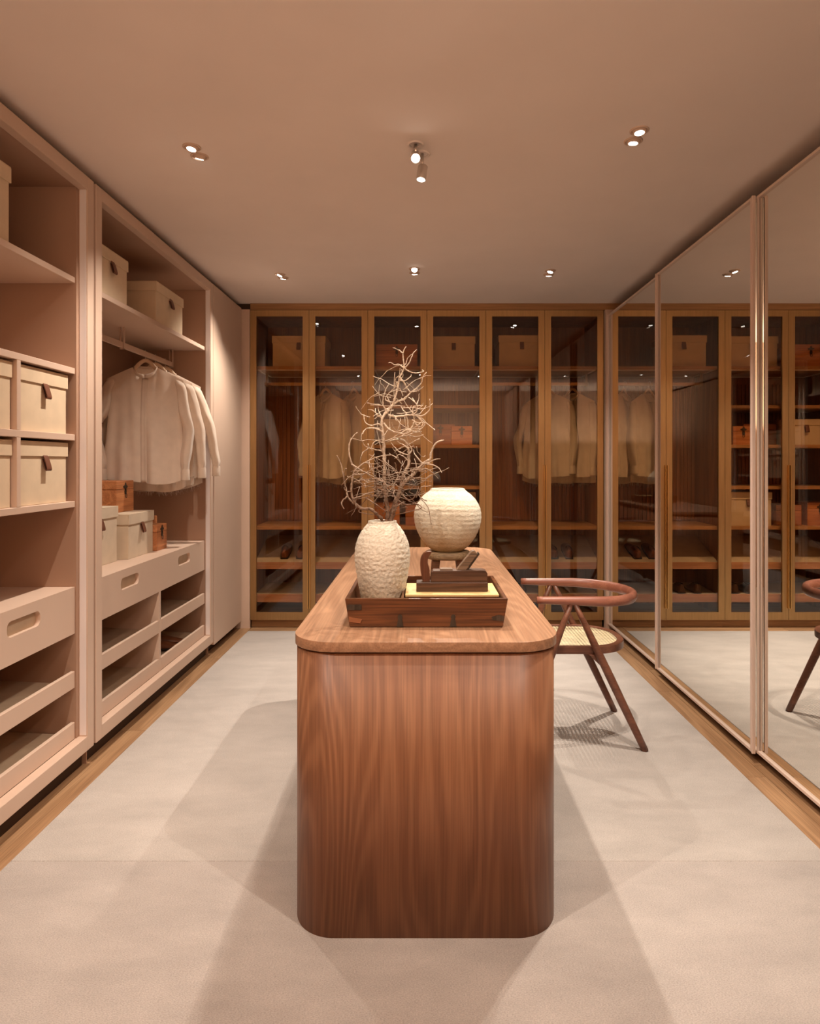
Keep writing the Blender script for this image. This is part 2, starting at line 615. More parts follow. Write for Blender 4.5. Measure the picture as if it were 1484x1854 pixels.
# ================================================================== ROOM
CEIL = 2.753
XL, XR = -1.52, 1.555          # front plane of the left wardrobes, face of the right mirrors
YB = 5.61                      # front plane of the glazed wardrobe
struct(MB().box(-2.2, 1.85, -1.35, 6.3, -0.12, -0.012).build('floor', 'oakfloor'))
struct(MB().box(-2.2, 1.85, -1.35, 6.3, CEIL, CEIL + 0.1).build('ceiling', 'ceiling'))
struct(MB().box(-2.2, -2.12, -1.35, 6.3, -0.012, CEIL).build('wall_left', 'wall'))
struct(MB().box(1.77, 1.85, -1.35, 6.3, -0.012, CEIL).build('wall_right', 'wall'))
struct(MB().box(-2.12, 1.77, 6.22, 6.3, -0.012, CEIL).build('wall_back', 'wall'))
struct(MB().box(-2.12, 1.77, -1.35, -1.27, -0.012, CEIL).build('wall_front', 'wall'))
# plain blush wall panels nearer than the first wardrobe / mirror door
struct(MB().box(-1.56, XL, -1.27, 1.325, -0.012, 2.712).build('trim_1', 'lacquer'))
struct(MB().box(1.56, 1.60, -1.27, 0.545, -0.012, 2.66).build('trim_2', 'lacquer'))

# oak border: single planks end to end round the carpet
fl = bpy.data.objects['floor']
random.seed(3)
def planks(axis, c0, c1, a, b, mat, seedlen):
    t = a
    while t < b - 0.01:
        L = min(seedlen * random.uniform(0.75, 1.2), b - t)
        if b - (t + L) < 0.25:
            L = b - t
        m = MB()
        g = 0.0012
        if axis == 'y':
            m.box(c0 + g, c1 - g, t + g, t + L - g, -0.012, 0.0)
        else:
            m.box(t + g, t + L - g, c0 + g, c1 - g, -0.012, 0.0)
        m.build('plank', mat, fl, bev=0.0008, seg=1)
        t += L
planks('y', -1.60, -1.443, -1.27, 5.70, 'oakfloor', 1.25)
planks('y', -1.72, -1.60, -1.27, 5.70, 'oakfloor', 1.25)
planks('y', 1.443, 1.535, -1.27, 5.70, 'oakfloor', 1.35)
planks('y', 1.535, 1.77, -1.27, 5.70, 'oakfloor', 1.35)
planks('x', 5.515, 5.70, -1.443, 1.443, 'oakfloorx', 1.4)

cp = thing('carpet', 'pale greige low pile carpet filling the floor between oak borders', 'carpet', (0, 2.5, -0.012))
def carpet_piece(y0, y1, mat):
    MB().box(-1.443, 1.443, y0 - 2.5, y1 - 2.5, 0.0, 0.014).build('carpet_panel', mat, cp, bev=0.002, seg=1)
carpet_piece(-1.27, 2.326, 'carpet2')
carpet_piece(2.327, 5.513, 'carpet')

# ================================================================== LAMPS
def spot_light(parent, loc, target, watts, cone, blend=0.6, size=0.013):
    d = bpy.data.lights.new('spot_beam', 'SPOT')
    d.energy = watts
    d.color = LAMP_COL
    d.spot_size = math.radians(cone)
    d.spot_blend = blend
    d.shadow_soft_size = size
    o = bpy.data.objects.new('spot_beam', d)
    COL.objects.link(o)
    o.parent = parent
    o.location = loc
    v = Vector(target) - Vector(loc)
    o.rotation_euler = v.to_track_quat('-Z', 'Y').to_euler()
    return o


def tilt_pts(m, d):
    """rotate a builder's points so that its -Z axis points along d"""
    q = Vector(d).normalized().to_track_quat('-Z', 'Y')
    m.v = [tuple(q @ Vector(p)) for p in m.v]
    return m


def downlight(x, y, label, aim, watts=None, cone=88, blend=0.95):
    t = thing('recessed_spotlight', label, 'ceiling light', (x, y, CEIL), 0, 'recessed ceiling spotlights')
    MB().lathe([(0.0385, 0.0), (0.0385, -0.003), (0.035, -0.005), (0.030, -0.004), (0.028, 0.0)], 28).build('trim_ring', 'lacquer', t)
    d = (aim[0], aim[1], -1)
    tilt_pts(MB().lathe([(0.0275, 0.012), (0.027, -0.006), (0.0225, -0.0082), (0.019, -0.0075), (0.019, 0.008), (0.0, 0.008)], 24), d).shift((0, 0, -0.004)).build('eyeball', 'lacquer', t)
    tilt_pts(MB().lathe([(0.0, -0.0095), (0.012, -0.0092), (0.0185, -0.0078), (0.0185, -0.004), (0.0, -0.004)], 24), d).shift((0, 0, -0.004)).build('lens', 'lens', t)
    spot_light(t, (0, 0, -0.02), (aim[0], aim[1], -1.02), watts if watts else SPOT_W, cone, blend)
    return t


for x, y, lab, aim in (
    (-0.984, 2.838, 'white recessed spotlight left of the centre lamps, nearer the wardrobes of its pair', (-0.16, -0.12)),
    (-0.979, 2.925, 'white recessed spotlight left of the centre lamps, nearer the centre of its pair', (-0.22, 0.34)),
    (0.889, 2.785, 'white recessed spotlight right of the centre lamps, left one of its pair', (-0.06, 0.05)),
    (0.886, 2.697, 'white recessed spotlight right of the centre lamps, right one of its pair', (0.02, -0.08)),
    (-1.016, 4.755, 'tiny recessed spotlight at the back left, nearer one of its pair', (-0.42, -0.10)),
    (-1.010, 4.84, 'tiny recessed spotlight at the back left, one of its pair closest to the glazed wardrobe', (-0.12, 0.20)),
    (-0.050, 4.62, 'tiny recessed spotlight at the back middle, nearer one of its pair', (0.0, -0.95)),
    (-0.050, 4.72, 'tiny recessed spotlight at the back middle, one of its pair closest to the glazed wardrobe', (0.05, 0.20)),
    (0.906, 4.665, 'tiny recessed spotlight at the back right, nearer one of its pair', (-0.24, -0.06)),
    (0.912, 4.76, 'tiny recessed spotlight at the back right, one of its pair closest to the glazed wardrobe', (0.02, 0.20)),
    (-0.98, 0.98, 'recessed spotlight over the near left, overhead above the front carpet', (0.20, 0.60)),
    (0.89, 0.95, 'recessed spotlight over the near right, overhead above the front carpet', (-0.20, 0.60)),
):
    downlight(x, y, lab, aim, watts=80.0 if (x > 0.8 and 2.5 < y < 3) else (330.0 if x > 0.8 and 4.6 < y < 4.7 else (84.0 if y < 1 else None)), cone=66 if (x > 0.8 and 4.6 < y < 4.7) else (80 if y < 1 else 90))


def pulldown(x, y, label, d, drop, watts, target, cone, blend=0.6):
    t = thing('pull_down_spotlight', label, 'ceiling light', (x, y, CEIL), 0, 'adjustable ceiling spotlights over the island')
    MB().lathe([(0.036, 0.0), (0.036, -0.003), (0.031, -0.006), (0.025, -0.005), (0.024, 0.0)], 28).build('trim_ring', 'ceiling', t)
    MB().cyl((0, 0, 0), (0, 0, -drop * 0.5), 0.007, 12).build('stem', 'chrome', t)
    c = Vector((0, 0, -drop * 0.62))
    m = MB().lathe([(0.0, 0.032), (0.019, 0.032), (0.0215, 0.029), (0.0215, -0.034), (0.0205, -0.036), (0.018, -0.036), (0.018, -0.03), (0.0, -0.03)], 24)
    tilt_pts(m, d).shift(c).build('lamp_head', 'chrome', t)
    m = MB().lathe([(0.0, -0.0345), (0.0178, -0.0335), (0.0178, -0.031), (0.0, -0.031)], 24)
    tilt_pts(m, d).shift(c).build('lens', 'lens', t)
    loc = c + Vector(d).normalized() * 0.045
    spot_light(t, loc, Vector(target) - Vector((x, y, CEIL)), watts, cone, blend, 0.018)
    return t


pulldown(-0.026, 2.815, 'steel pull-down spotlight facing the viewer, the glaring one above the vases', (0.02, -0.82, -0.58), 0.085, GIMBAL_W * 0.6, (0.0, 1.0, 0.9), 110, 0.9)
pulldown(0.002, 2.90, 'steel pull-down spotlight pointing down beside the glaring one above the vases', (-0.13, -0.2, -0.97), 0.135, GIMBAL_W * 1.25, (-0.06, 2.36, 0.9), 90)
pulldown(-0.02, 1.66, 'steel pull-down spotlight overhead in front of the island', (0.0, 0.35, -0.93), 0.085, GIMBAL_W * 0.40, (0.0, 2.35, 0.9), 100)

# ================================================================== LEFT WARDROBES
ZF0, ZF1 = 0.09, 2.704         # frame bottom and top
XI = -1.565                    # front edge of the fittings
XBK = -2.08                    # inside face of the back panel


def wpart(mb, name, mat, root, **kw):
    """a part written in world coordinates, under a thing that is not turned"""
    l = root.location if root.parent is None else root.parent.location
    return mb.shift((-l[0], -l[1], -l[2])).build(name, mat, root, **kw)


def drawer(root, y0, y1, slots, zb=0.63, zt=0.84):
    poly = [(y0, zb), (y1, zb), (y1, zt), (y0, zt)]
    holes = [rrect(c - 0.11, c + 0.11, 0.734, 0.796, 0.026) for c in slots]
    d = wpart(MB().prism(poly, 'x', XI - 0.02, XI, holes), 'drawer_front', 'lacquer', root)
    off = root.location
    for c in slots:
        MB().box(XI - 0.034 - off[0], XI - 0.019 - off[0], c - 0.125 - off[1], c + 0.125 - off[1], 0.72 - off[2], 0.81 - off[2]).build('pull_recess', 'traylining', d)
    return d


def shoe_tray(root, y0, y1, z0, z1):
    t = wpart(MB().box(XI - 0.018, XI, y0, y1, z0, z1), 'shoe_tray', 'lacquer', root, bev=0.0015, seg=1)
    off = root.location
    m = MB().hexa([(XI - 0.018, y0 + 0.004, z0 + 0.006), (XI - 0.018, y1 - 0.004, z0 + 0.006), (XBK + 0.01, y1 - 0.004, z0 + 0.03), (XBK + 0.01, y0 + 0.004, z0 + 0.03),
                   (XI - 0.018, y0 + 0.004, z0 + 0.018), (XI - 0.018, y1 - 0.004, z0 + 0.018), (XBK + 0.01, y1 - 0.004, z0 + 0.042), (XBK + 0.01, y0 + 0.004, z0 + 0.042)])
    m.shift((-off[0], -off[1], -off[2])).build('tray_base', 'traylining', t)


def open_wardrobe(y0, y1, label, e):
    r = thing('open_wardrobe', label, 'wardrobe', (XL - 0.28, (y0 + y1) / 2, 0.0))
    a, b = y0 + 0.058, y1 - 0.058
    E = b + e
    fr = MB()
    fr.box(XL - 0.04, XL, y0, a, ZF0, ZF1).box(XL - 0.04, XL, b, y1, ZF0, ZF1)
    fr.box(XL - 0.04, XL, a, b, ZF1 - 0.06, ZF1).box(XL - 0.045, XL, a, b, ZF0, ZF0 + 0.065)
    wpart(fr, 'face_frame', 'lacquer', r, bev=0.002, seg=2)
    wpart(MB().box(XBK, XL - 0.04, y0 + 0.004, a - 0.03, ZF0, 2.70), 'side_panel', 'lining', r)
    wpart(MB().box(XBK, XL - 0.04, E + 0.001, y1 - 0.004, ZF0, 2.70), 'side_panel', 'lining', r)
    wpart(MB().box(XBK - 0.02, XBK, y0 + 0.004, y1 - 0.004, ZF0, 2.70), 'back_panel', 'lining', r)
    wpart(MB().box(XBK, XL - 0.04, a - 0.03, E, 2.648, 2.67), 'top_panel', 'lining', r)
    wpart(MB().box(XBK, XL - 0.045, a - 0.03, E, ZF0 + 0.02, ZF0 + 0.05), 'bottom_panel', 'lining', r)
    wpart(MB().box(XBK, -1.575, y0 + 0.004, y1 - 0.004, 0.0, ZF0), 'plinth', 'dark', r)
    for yy in (a - 0.004, b - 0.001):
        wpart(MB().box(-1.556, -1.526, yy, yy + 0.006, ZF0 + 0.07, 2.645), 'light_profile', 'alu', r)
    # full width top shelf
    wpart(MB().box(XBK, XI, a + 0.001, E, 2.211, 2.238), 'shelf', 'lacquer', r, bev=0.0015, seg=1)
    # drawer block with its top
    wpart(MB().box(XBK, XI - 0.001, a + 0.001, E, 0.822, 0.839), 'drawer_top', 'lacquer', r, bev=0.001, seg=1)
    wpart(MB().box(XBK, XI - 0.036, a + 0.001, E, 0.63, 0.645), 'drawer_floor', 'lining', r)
    mid = (a + b) / 2
    q = (b - a) / 4
    drawer(r, a + 0.003, E - 0.002, (mid - q, mid + q))
    wpart(MB().box(XBK, XI, mid - 0.012, mid + 0.012, ZF0 + 0.05, 0.63), 'divider', 'lacquer', r, bev=0.001, seg=1)
    for s0, s1 in ((a + 0.003, mid - 0.014), (mid + 0.014, E - 0.002)):
        shoe_tray(r, s0, s1, 0.385, 0.46)
        shoe_tray(r, s0, s1, 0.155, 0.23)
    return r, a, b


W1, a1, b1 = open_wardrobe(1.335, 3.076, 'blush open wardrobe with a cubby grid of linen boxes, nearest on the left', -0.024)
W2, a2, b2 = open_wardrobe(3.097, 4.838, 'blush open wardrobe with hanging shirts on a flat rail, along the left', 0.006)

# cubby grid in the near wardrobe
for z0, z1 in ((1.80, 1.827), (1.50, 1.528), (1.20, 1.227)):
    wpart(MB().box(XBK, XI, a1 + 0.001, b1 - 0.024, z0, z1), 'cubby_shelf', 'lacquer', W1, bev=0.0015, seg=1)
for yd in (1.795, 2.185, 2.577):
    for z0, z1 in ((1.2275, 1.4995), (1.5285, 1.7995)):
        wpart(MB().box(XBK, XI, yd - 0.0125, yd + 0.0125, z0, z1), 'cubby_divider', 'lacquer', W1, bev=0.001, seg=1)

# hanging rail in the second wardrobe
XRAIL = -1.79
rail = wpart(MB().box(XRAIL - 0.008, XRAIL + 0.008, a2 + 0.05, b2 - 0.028, 2.087, 2.122), 'hanging_rail', 'lacquer', W2, bev=0.002, seg=2)
off2 = W2.location
for yy in (a2 + 0.1, 3.965, b2 - 0.04):
    mm = MB()
    mm.box(XRAIL - 0.013, XRAIL - 0.009, yy - 0.009, yy + 0.009, 2.08, 2.211)
    mm.box(XRAIL + 0.009, XRAIL + 0.013, yy - 0.009, yy + 0.009, 2.08, 2.211)
    mm.box(XRAIL - 0.013, XRAIL + 0.013, yy - 0.009, yy + 0.009, 2.080, 2.086)
    mm.shift((-off2[0], -off2[1], -off2[2])).build('rail_bracket', 'lacquer', rail)

# closed door beside the glazed wardrobe
W3 = thing('closed_wardrobe', 'plain blush closed wardrobe door in the far left corner', 'wardrobe', (-1.8, 5.22, 0.0))
wpart(MB().box(-1.545, XL, 4.862, 5.592, 0.065, 2.706).box(-1.545, XL - 0.0, 4.846, 4.862, 1.40, 2.706), 'door', 'lacquer', W3, bev=0.002, seg=2)
wpart(MB().box(XBK, -1.548, 4.846, 5.59, 0.065, 2.70), 'carcass', 'lining', W3)
wpart(MB().box(XBK, -1.585, 4.846, 5.59, 0.0, 0.064), 'plinth', 'dark', W3)
# fixed panels between the wardrobes, seen as thin grooves, down to the floor
for yy in (3.0865, 4.842):
    struct(MB().box(XBK, -1.56, yy - 0.003, yy + 0.003, 0.0, 2.70).build('trim_3' if yy < 4 else 'trim_4', 'lining'))
# pilasters either side of the glazed wardrobe
struct(MB().box(-1.60, -1.454, YB, YB + 0.03, 0.0, 2.700).build('trim_5', 'lacquer'))
struct(MB().box(1.547, 1.66, YB - 0.03, YB + 0.02, 0.0, 2.690).box(1.547, 1.575, YB - 0.045, YB - 0.03, 0.0, 2.665).build('trim_6', 'lacquer'))
# timber head board over the glazed doors, dark recess beside it
struct(MB().box(-1.452, 1.77, YB + 0.012, YB + 0.03, 2.697, CEIL).build('trim_7', 'closetx'))
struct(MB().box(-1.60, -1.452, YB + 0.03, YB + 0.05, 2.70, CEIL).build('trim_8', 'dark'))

# ================================================================== GLAZED WARDROBE (three units, two doors each)
DX = 0.4988
X0 = -1.452
YI, YBK = 5.655, 6.19


def glazed_unit(k, label):
    xa, xb = X0 + 2 * DX * k, X0 + 2 * DX * (k + 1)
    r = thing('glazed_wardrobe', label, 'wardrobe', ((xa + xb) / 2, YB, 0))
    wpart(MB().box(xa + 0.001, xa + 0.02, YB + 0.035, YBK, 0.07, 2.69), 'side_panel', 'closet', r)
    wpart(MB().box(xb - 0.02, xb - 0.001, YB + 0.035, YBK, 0.07, 2.69), 'side_panel', 'closet', r)
    wpart(MB().box(xa + 0.001, xb - 0.001, YBK, YBK + 0.02, 0.07, 2.69), 'back_panel', 'closet', r)
    wpart(MB().box(xa + 0.02, xb - 0.02, YB + 0.035, YBK, 2.665, 2.688), 'top_panel', 'closet', r)
    wpart(MB().box(xa + 0.02, xb - 0.02, YB + 0.035, YBK, 0.072, 0.09), 'bottom_panel', 'closetx', r)
    wpart(MB().box(xa, xb, YB + 0.05, YB + 0.07, 0.0, 0.068), 'plinth', 'closetx', r)
    A, B = xa + 0.021, xb - 0.021
    # vertical slats on the back
    sl = MB()
    n = int((B - A) / 0.035)
    for i in range(n):
        x = A + (i + 0.5) * (B - A) / n
        sl.box(x - 0.0115, x + 0.0115, YBK - 0.014, YBK - 0.001, 0.87, 2.13)
    s = wpart(sl, 'slat_panel', 'slat', r)
    s['kind'] = 'stuff'
    tops = [2.225, 0.857] if k != 1 else [2.225, 1.893, 1.555, 1.201, 0.857]
    for z in tops:
        wpart(MB().box(A, B, YI, YBK - 0.016, z - 0.027, z), 'shelf', 'closetx', r, bev=0.001, seg=1)
        if z == 2.225:
            for x0, x1, q0, q1 in ((A + 0.03, B - 0.03, YI + 0.02, YI + 0.032), (A + 0.03, A + 0.042, YI + 0.033, YBK - 0.05), (B - 0.042, B - 0.03, YI + 0.033, YBK - 0.05), (A + 0.03, B - 0.03, YBK - 0.049, YBK - 0.037)):
                wpart(MB().box(x0, x1, q0, q1, z - 0.034, z - 0.0275), 'light_profile', 'alu', r)
    # pull-out shoe shelves
    for z0, z1 in ((0.494, 0.551), (0.211, 0.277)):
        t = wpart(MB().box(A, B, YI, YI + 0.02, z0, z1), 'shoe_shelf', 'rosy', r, bev=0.001, seg=1)
        rise = 0.185 if z0 > 0.4 else 0.02
        m = MB().hexa([(A + 0.002, YI + 0.02, z1 - 0.022), (B - 0.002, YI + 0.02, z1 - 0.022), (B - 0.002, YBK - 0.02, z1 - 0.022 + rise), (A + 0.002, YBK - 0.02, z1 - 0.022 + rise),
                       (A + 0.002, YI + 0.02, z1 - 0.008), (B - 0.002, YI + 0.02, z1 - 0.008), (B - 0.002, YBK - 0.02, z1 - 0.008 + rise), (A + 0.002, YBK - 0.02, z1 - 0.008 + rise)])
        l = r.location
        m.shift((-l[0], -l[1], -l[2])).build('sloping_board', 'traylining2', t)
    if k != 1:
        rl = wpart(MB().box(A + 0.03, B - 0.03, 5.912, 5.928, 2.088, 2.118), 'hanging_rail', 'bronze', r, bev=0.002, seg=1)
        l = r.location
        for x in (A + 0.05, (A + B) / 2, B - 0.05):
            MB().box(x - 0.008, x + 0.008, 5.906, 5.911, 2.08, 2.197).box(x - 0.008, x + 0.008, 5.929, 5.934, 2.08, 2.197).shift((-l[0], -l[1], -l[2])).build('rail_bracket', 'bronze', rl)
    # doors
    for j in range(2):
        x0, x1 = xa + DX * j + 0.0015, xa + DX * (j + 1) - 0.0015
        z0, z1 = 0.07, 2.692
        w, wb = 0.052, 0.066
        f = MB()
        f.prism([(x0, z0), (x1, z0), (x1, z1), (x0, z1)], 'y', YB, YB + 0.024, [[(x0 + w, z0 + wb), (x1 - w, z0 + wb), (x1 - w, z1 - w), (x0 + w, z1 - w)]])
        l = r.location
        d = wpart(f, 'door', 'bronze', r)
        MB().box(x0 + w - 0.004, x1 - w + 0.004, YB + 0.010, YB + 0.014, z0 + wb - 0.004, z1 - w + 0.004).shift((-l[0], -l[1], -l[2])).build('glass_pane', 'glass', d)
        xh = x1 - 0.010 if j == 0 else x0 + 0.004
        MB().box(xh, xh + 0.006, YB - 0.022, YB, 0.17, 1.38).shift((-l[0], -l[1], -l[2])).build('handle', 'bronze_h', d)
    return r


M['traylining2'] = mat_cloth('shelf_felt', (0.52, 0.45, 0.37), 700, 0.2)
GA = glazed_unit(0, 'bronze framed glazed wardrobe with shirts, leftmost of three across the back')
GB = glazed_unit(1, 'bronze framed glazed wardrobe with shelves of boxes, middle of three across the back')
GC = glazed_unit(2, 'bronze framed glazed wardrobe with shirts, rightmost of three across the back')

# ================================================================== MIRROR DOORS
def mirror_door(y0, y1, x, label):
    r = thing('mirror_door', label, 'mirror door', (x + 0.012, (y0 + y1) / 2, 0.045), 0, 'sliding mirror doors')
    z0, z1 = 0.045, 2.645
    w = 0.030
    wpart(MB().box(x, x + 0.006, y0 + 0.004, y1 - 0.004, z0 + 0.012, z1 - 0.01), 'mirror_glass', 'mirror', r)
    for a in (y0, y1 - w):
        st = MB().box(x - 0.012, x - 0.0005, a, a + w, z0, z1)
        st.box(x - 0.017, x - 0.0115, a + (0.0 if a == y0 else w - 0.010), a + (0.010 if a == y0 else w), z0, z1)
        wpart(st, 'stile', 'alupink', r, bev=0.001, seg=1)
    wpart(MB().box(x - 0.010, x + 0.010, y0 + w, y1 - w, z0, z0 + 0.012), 'bottom_rail', 'alupink', r)
    wpart(MB().box(x - 0.010, x + 0.010, y0 + w, y1 - w, z1 - 0.012, z1), 'top_rail', 'alupink', r)
    return r


M['alupink'] = mat_paint('champagne_profile', (0.74, 0.585, 0.49), 0.5, 0.03, 0.01, 300, 0.2)
mirror_door(4.342, 5.572, 1.575, 'tall mirror door with champagne frame nearest the glazed wardrobe')
mirror_door(3.085, 4.372, 1.555, 'tall mirror door with champagne frame, middle one beyond the chair on the right')
mirror_door(1.82, 3.117, 1.575, 'tall mirror door with champagne frame, nearest one at the right edge')
mirror_door(0.55, 1.85, 1.555, 'tall mirror door with champagne frame, beyond the right edge beside the viewer')
struct(MB().box(1.63, 1.77, -1.27, 5.6, 0.0, 0.09).build('baseboard_right', 'dark'))
struct(MB().box(1.60, 1.77, -1.27, 5.6, 0.09, 2.66).build('trim_9', 'dark'))

# ================================================================== BOXES
def storage_box(w, d, h, mat='linen'):
    """local: front faces -Y, base at z = 0"""
    r = thing('storage_box', 'linen covered lidded box', 'box')
    lid = min(0.062, h * 0.24)
    MB().box(-w / 2 + 0.006, w / 2 - 0.006, -d / 2 + 0.006, d / 2 - 0.006, 0.0, h - 0.004).build('box_body', mat, r, bev=0.002, seg=1)
    lm = MB()
    o = (w / 2, d / 2)
    lm.box(-o[0], o[0], -o[1], o[1], h - 0.004, h)
    lm.box(-o[0], o[0], -o[1], -o[1] + 0.0055, h - lid, h - 0.004).box(-o[0], o[0], o[1] - 0.0055, o[1], h - lid, h - 0.004)
    lm.box(-o[0], -o[0] + 0.0055, -o[1] + 0.0055, o[1] - 0.0055, h - lid, h - 0.004).box(o[0] - 0.0055, o[0], -o[1] + 0.0055, o[1] - 0.0055, h - lid, h - 0.004)
    lm.build('box_lid', mat, r, bev=0.0015, seg=1)
    # folded leather pull: comes out under the lid and curls away from the front
    y = -d / 2
    t0 = h - lid
    prof = [(y + 0.0045, t0 + 0.006), (y - 0.001, t0 + 0.001), (y - 0.007, t0 - 0.012), (y - 0.014, t0 - 0.034), (y - 0.018, t0 - 0.052), (y - 0.015, t0 - 0.059), (y - 0.009, t0 - 0.055), (y - 0.003, t0 - 0.034), (y + 0.0035, t0 - 0.010)]
    prof = spline(prof, 3)
    m = MB().grid([[(-0.017, a, b) for a, b in prof], [(0.017, a, b) for a, b in prof]], smooth=False)
    m.build('leather_pull', 'leather', r, solid=0.003)
    return r


def wooden_chest(w, d, h):
    r = thing('wooden_chest', 'cedar box with iron latch', 'chest')
    hl = h * 0.72
    MB().box(-w / 2, w / 2, -d / 2, d / 2, 0.0, hl - 0.001).build('chest_body', 'cedar', r, bev=0.002, seg=1)
    MB().box(-w / 2, w / 2, -d / 2, d / 2, hl + 0.001, h).build('chest_lid', 'cedar', r, bev=0.003, seg=1)
    m = MB()
    y = -d / 2
    pl = [(0.021 * math.cos(a) * (1 + 0.35 * math.cos(4 * a)), hl + 0.016 + 0.019 * math.sin(a) * (1 + 0.35 * math.cos(4 * a))) for a in [2 * PI * i / 24 for i in range(24)]]
    m.prism(pl, 'y', y - 0.003, y)
    m.prism([(-0.009, hl - 0.030), (0.009, hl - 0.030), (0.013, hl - 0.012), (0.006, hl + 0.002), (-0.006, hl + 0.002), (-0.013, hl - 0.012)], 'y', y - 0.003, y)
    lt = m.build('latch', 'iron', r)
    ring = [(0.009 * math.cos(a), y - 0.006, hl - 0.038 + 0.013 * math.sin(a)) for a in [2 * PI * i / 16 for i in range(17)]]
    MB().tube(ring, 0.0018, 6).build('latch_ring', 'iron', lt)
    return r


def put_box(w, d, h, loc, rotz, label, group, mat='linen'):
    b = storage_box(w, d, h, mat)
    return place(b, loc, rotz, label, group)


def put_chest(w, d, h, loc, rotz, label, group):
    b = wooden_chest(w, d, h)
    return place(b, loc, rotz, label, group)


R90 = PI / 2            # turns a front from -Y to +X (left wardrobes)
# cubby boxes: one box built, three copies
cb = storage_box(0.362, 0.40, 0.262)
gx = -1.58 - 0.20
grp = 'linen boxes in the cubby grid'
place(cb, (gx, 2.783, 1.528), R90, 'cream linen box with leather pull, upper right cell of the cubby grid', grp)
for yy, zz, lab in ((2.783, 1.227, 'cream linen box with leather pull, lower right cell of the cubby grid'),
                    (2.381, 1.528, 'cream linen box cut off by the left edge, upper row of the cubby grid'),
                    (2.381, 1.227, 'cream linen box cut off by the left edge, lower row of the cubby grid')):
    place(copy_tree(cb), (gx, yy, zz), R90, lab, grp)
g1 = 'linen boxes on the high left shelves'
put_box(0.40, 0.40, 0.30, (-1.58 - 0.20, 2.355, 2.238), R90, 'large cream linen box on the top shelf above the cubby grid', g1)
put_box(0.37, 0.38, 0.245, (-1.578 - 0.19, 3.385, 2.238), R90, 'cream linen box on the shelf above the shirts, the nearer one', g1)
put_box(0.45, 0.38, 0.245, (-1.575 - 0.19, 4.165, 2.238), R90, 'cream linen box on the shelf above the shirts, the farther one', g1)
g2 = 'linen boxes below the left shirts'
put_box(0.42, 0.34, 0.315, (-1.74 - 0.165, 3.585, 0.839), R90, 'cream linen box on the drawer top at the frame, half hidden', g2, 'linen2')
put_box(0.36, 0.36, 0.262, (-1.685 - 0.19, 4.022, 0.839), R90, 'cream linen box on the drawer top with the cedar box on its lid', g2, 'linen2')
g3 = 'cedar boxes below the left shirts'
put_chest(0.235, 0.235, 0.19, (-1.815 - 0.1175, 4.062, 1.1012), R90, 'orange cedar box with black latch stacked on the linen box under the shirts', g3)
put_chest(0.165, 0.12, 0.165, (-1.69 - 0.05, 4.29, 0.839), R90, 'small cedar box with latch standing right of the linen box on the drawer top', g3)
put_chest(0.22, 0.14, 0.20, (-1.81 - 0.07, 4.43, 0.839), R90, 'cedar box hidden behind the small cedar box on the drawer top', g3)

g4 = 'linen boxes in the glazed wardrobes'
put_box(0.46, 0.34, 0.265, (-1.055, 5.86, 2.2255), 0, 'cream linen box on the top shelf of the left glazed wardrobe', g4, 'linen2')
put_box(0.375, 0.34, 0.262, (0.275, 5.86, 2.2255), 0, 'cream linen box on the top shelf of the middle glazed wardrobe', g4, 'linen2')
put_box(0.40, 0.34, 0.27, (0.86, 5.86, 2.2255), 0, 'cream linen box on the top shelf of the right glazed wardrobe', g4, 'linen2')
put_box(0.36, 0.32, 0.22, (-0.16, 5.86, 1.5555), 0, 'cream linen box behind the branches, mid shelf of the glazed wardrobe', g4, 'linen2')
put_box(0.33, 0.32, 0.29, (0.30, 5.86, 0.8575), 0, 'cream linen box low in the glazed wardrobe, hidden behind the round vase', g4, 'linen2')
g5 = 'cedar boxes in the glazed wardrobe'
put_chest(0.36, 0.26, 0.20, (-0.215, 5.86, 2.2255), 0, 'wide cedar box on the top shelf behind the branch tips', g5)
put_chest(0.25, 0.22, 0.185, (0.165, 5.92, 1.5555), 0, 'cedar box at the back of the middle shelf, half behind a smaller one', g5)
put_chest(0.18, 0.17, 0.16, (0.345, 5.78, 1.5555), 0, 'small cedar box in front on the shelf right of the branches', g5)
put_chest(0.22, 0.24, 0.20, (-0.30, 5.86, 0.8575), 0, 'cedar box on the low shelf behind the branches, left of two', g5)
put_chest(0.22, 0.24, 0.18, (-0.03, 5.86, 0.8575), 0, 'cedar box on the low shelf behind the vases, right of two', g5)

# ================================================================== SHIRTS AND HANGERS
def hanger():
    """local: rail top at z = 0, shoulders along X"""
    r = thing('clothes_hanger', 'hanger', 'hanger')
    sh = spline([(-0.20, 0, -0.196), (-0.15, 0, -0.170), (-0.10, 0, -0.145), (-0.06, 0, -0.108), (-0.03, 0, -0.074), (0, 0, -0.060), (0.03, 0, -0.074), (0.06, 0, -0.108), (0.10, 0, -0.145), (0.15, 0, -0.170), (0.20, 0, -0.196)], 4)
    MB().tube(sh, [(0.006, 0.013)] * len(sh), 10, up=(0, 0, 1)).build('hanger_body', 'velvet', r)
    hk = [(0, 0, -0.06), (0, 0, -0.028)] + [(0.0, 0.022 * math.sin(a) * -1, -0.006 - 0.0 + 0.012 - 0.012 * math.cos(a) - 0.012) for a in ()]
    hk += [(0.0, -0.012 + 0.012 * math.cos(a), -0.010 + 0.014 * math.sin(a)) for a in [PI * i / 8 for i in range(0, 10)]]
    MB().tube(spline(hk, 3), 0.0016, 6).build('hook', 'chrome', r)
    return r


def lerp_table(t, tab):
    for (a, va), (b, vb) in zip(tab, tab[1:]):
        if t <= b:
            k = (t - a) / (b - a)
            k = k * k * (3 - 2 * k)
            return va + (vb - va) * k
    return tab[-1][1]


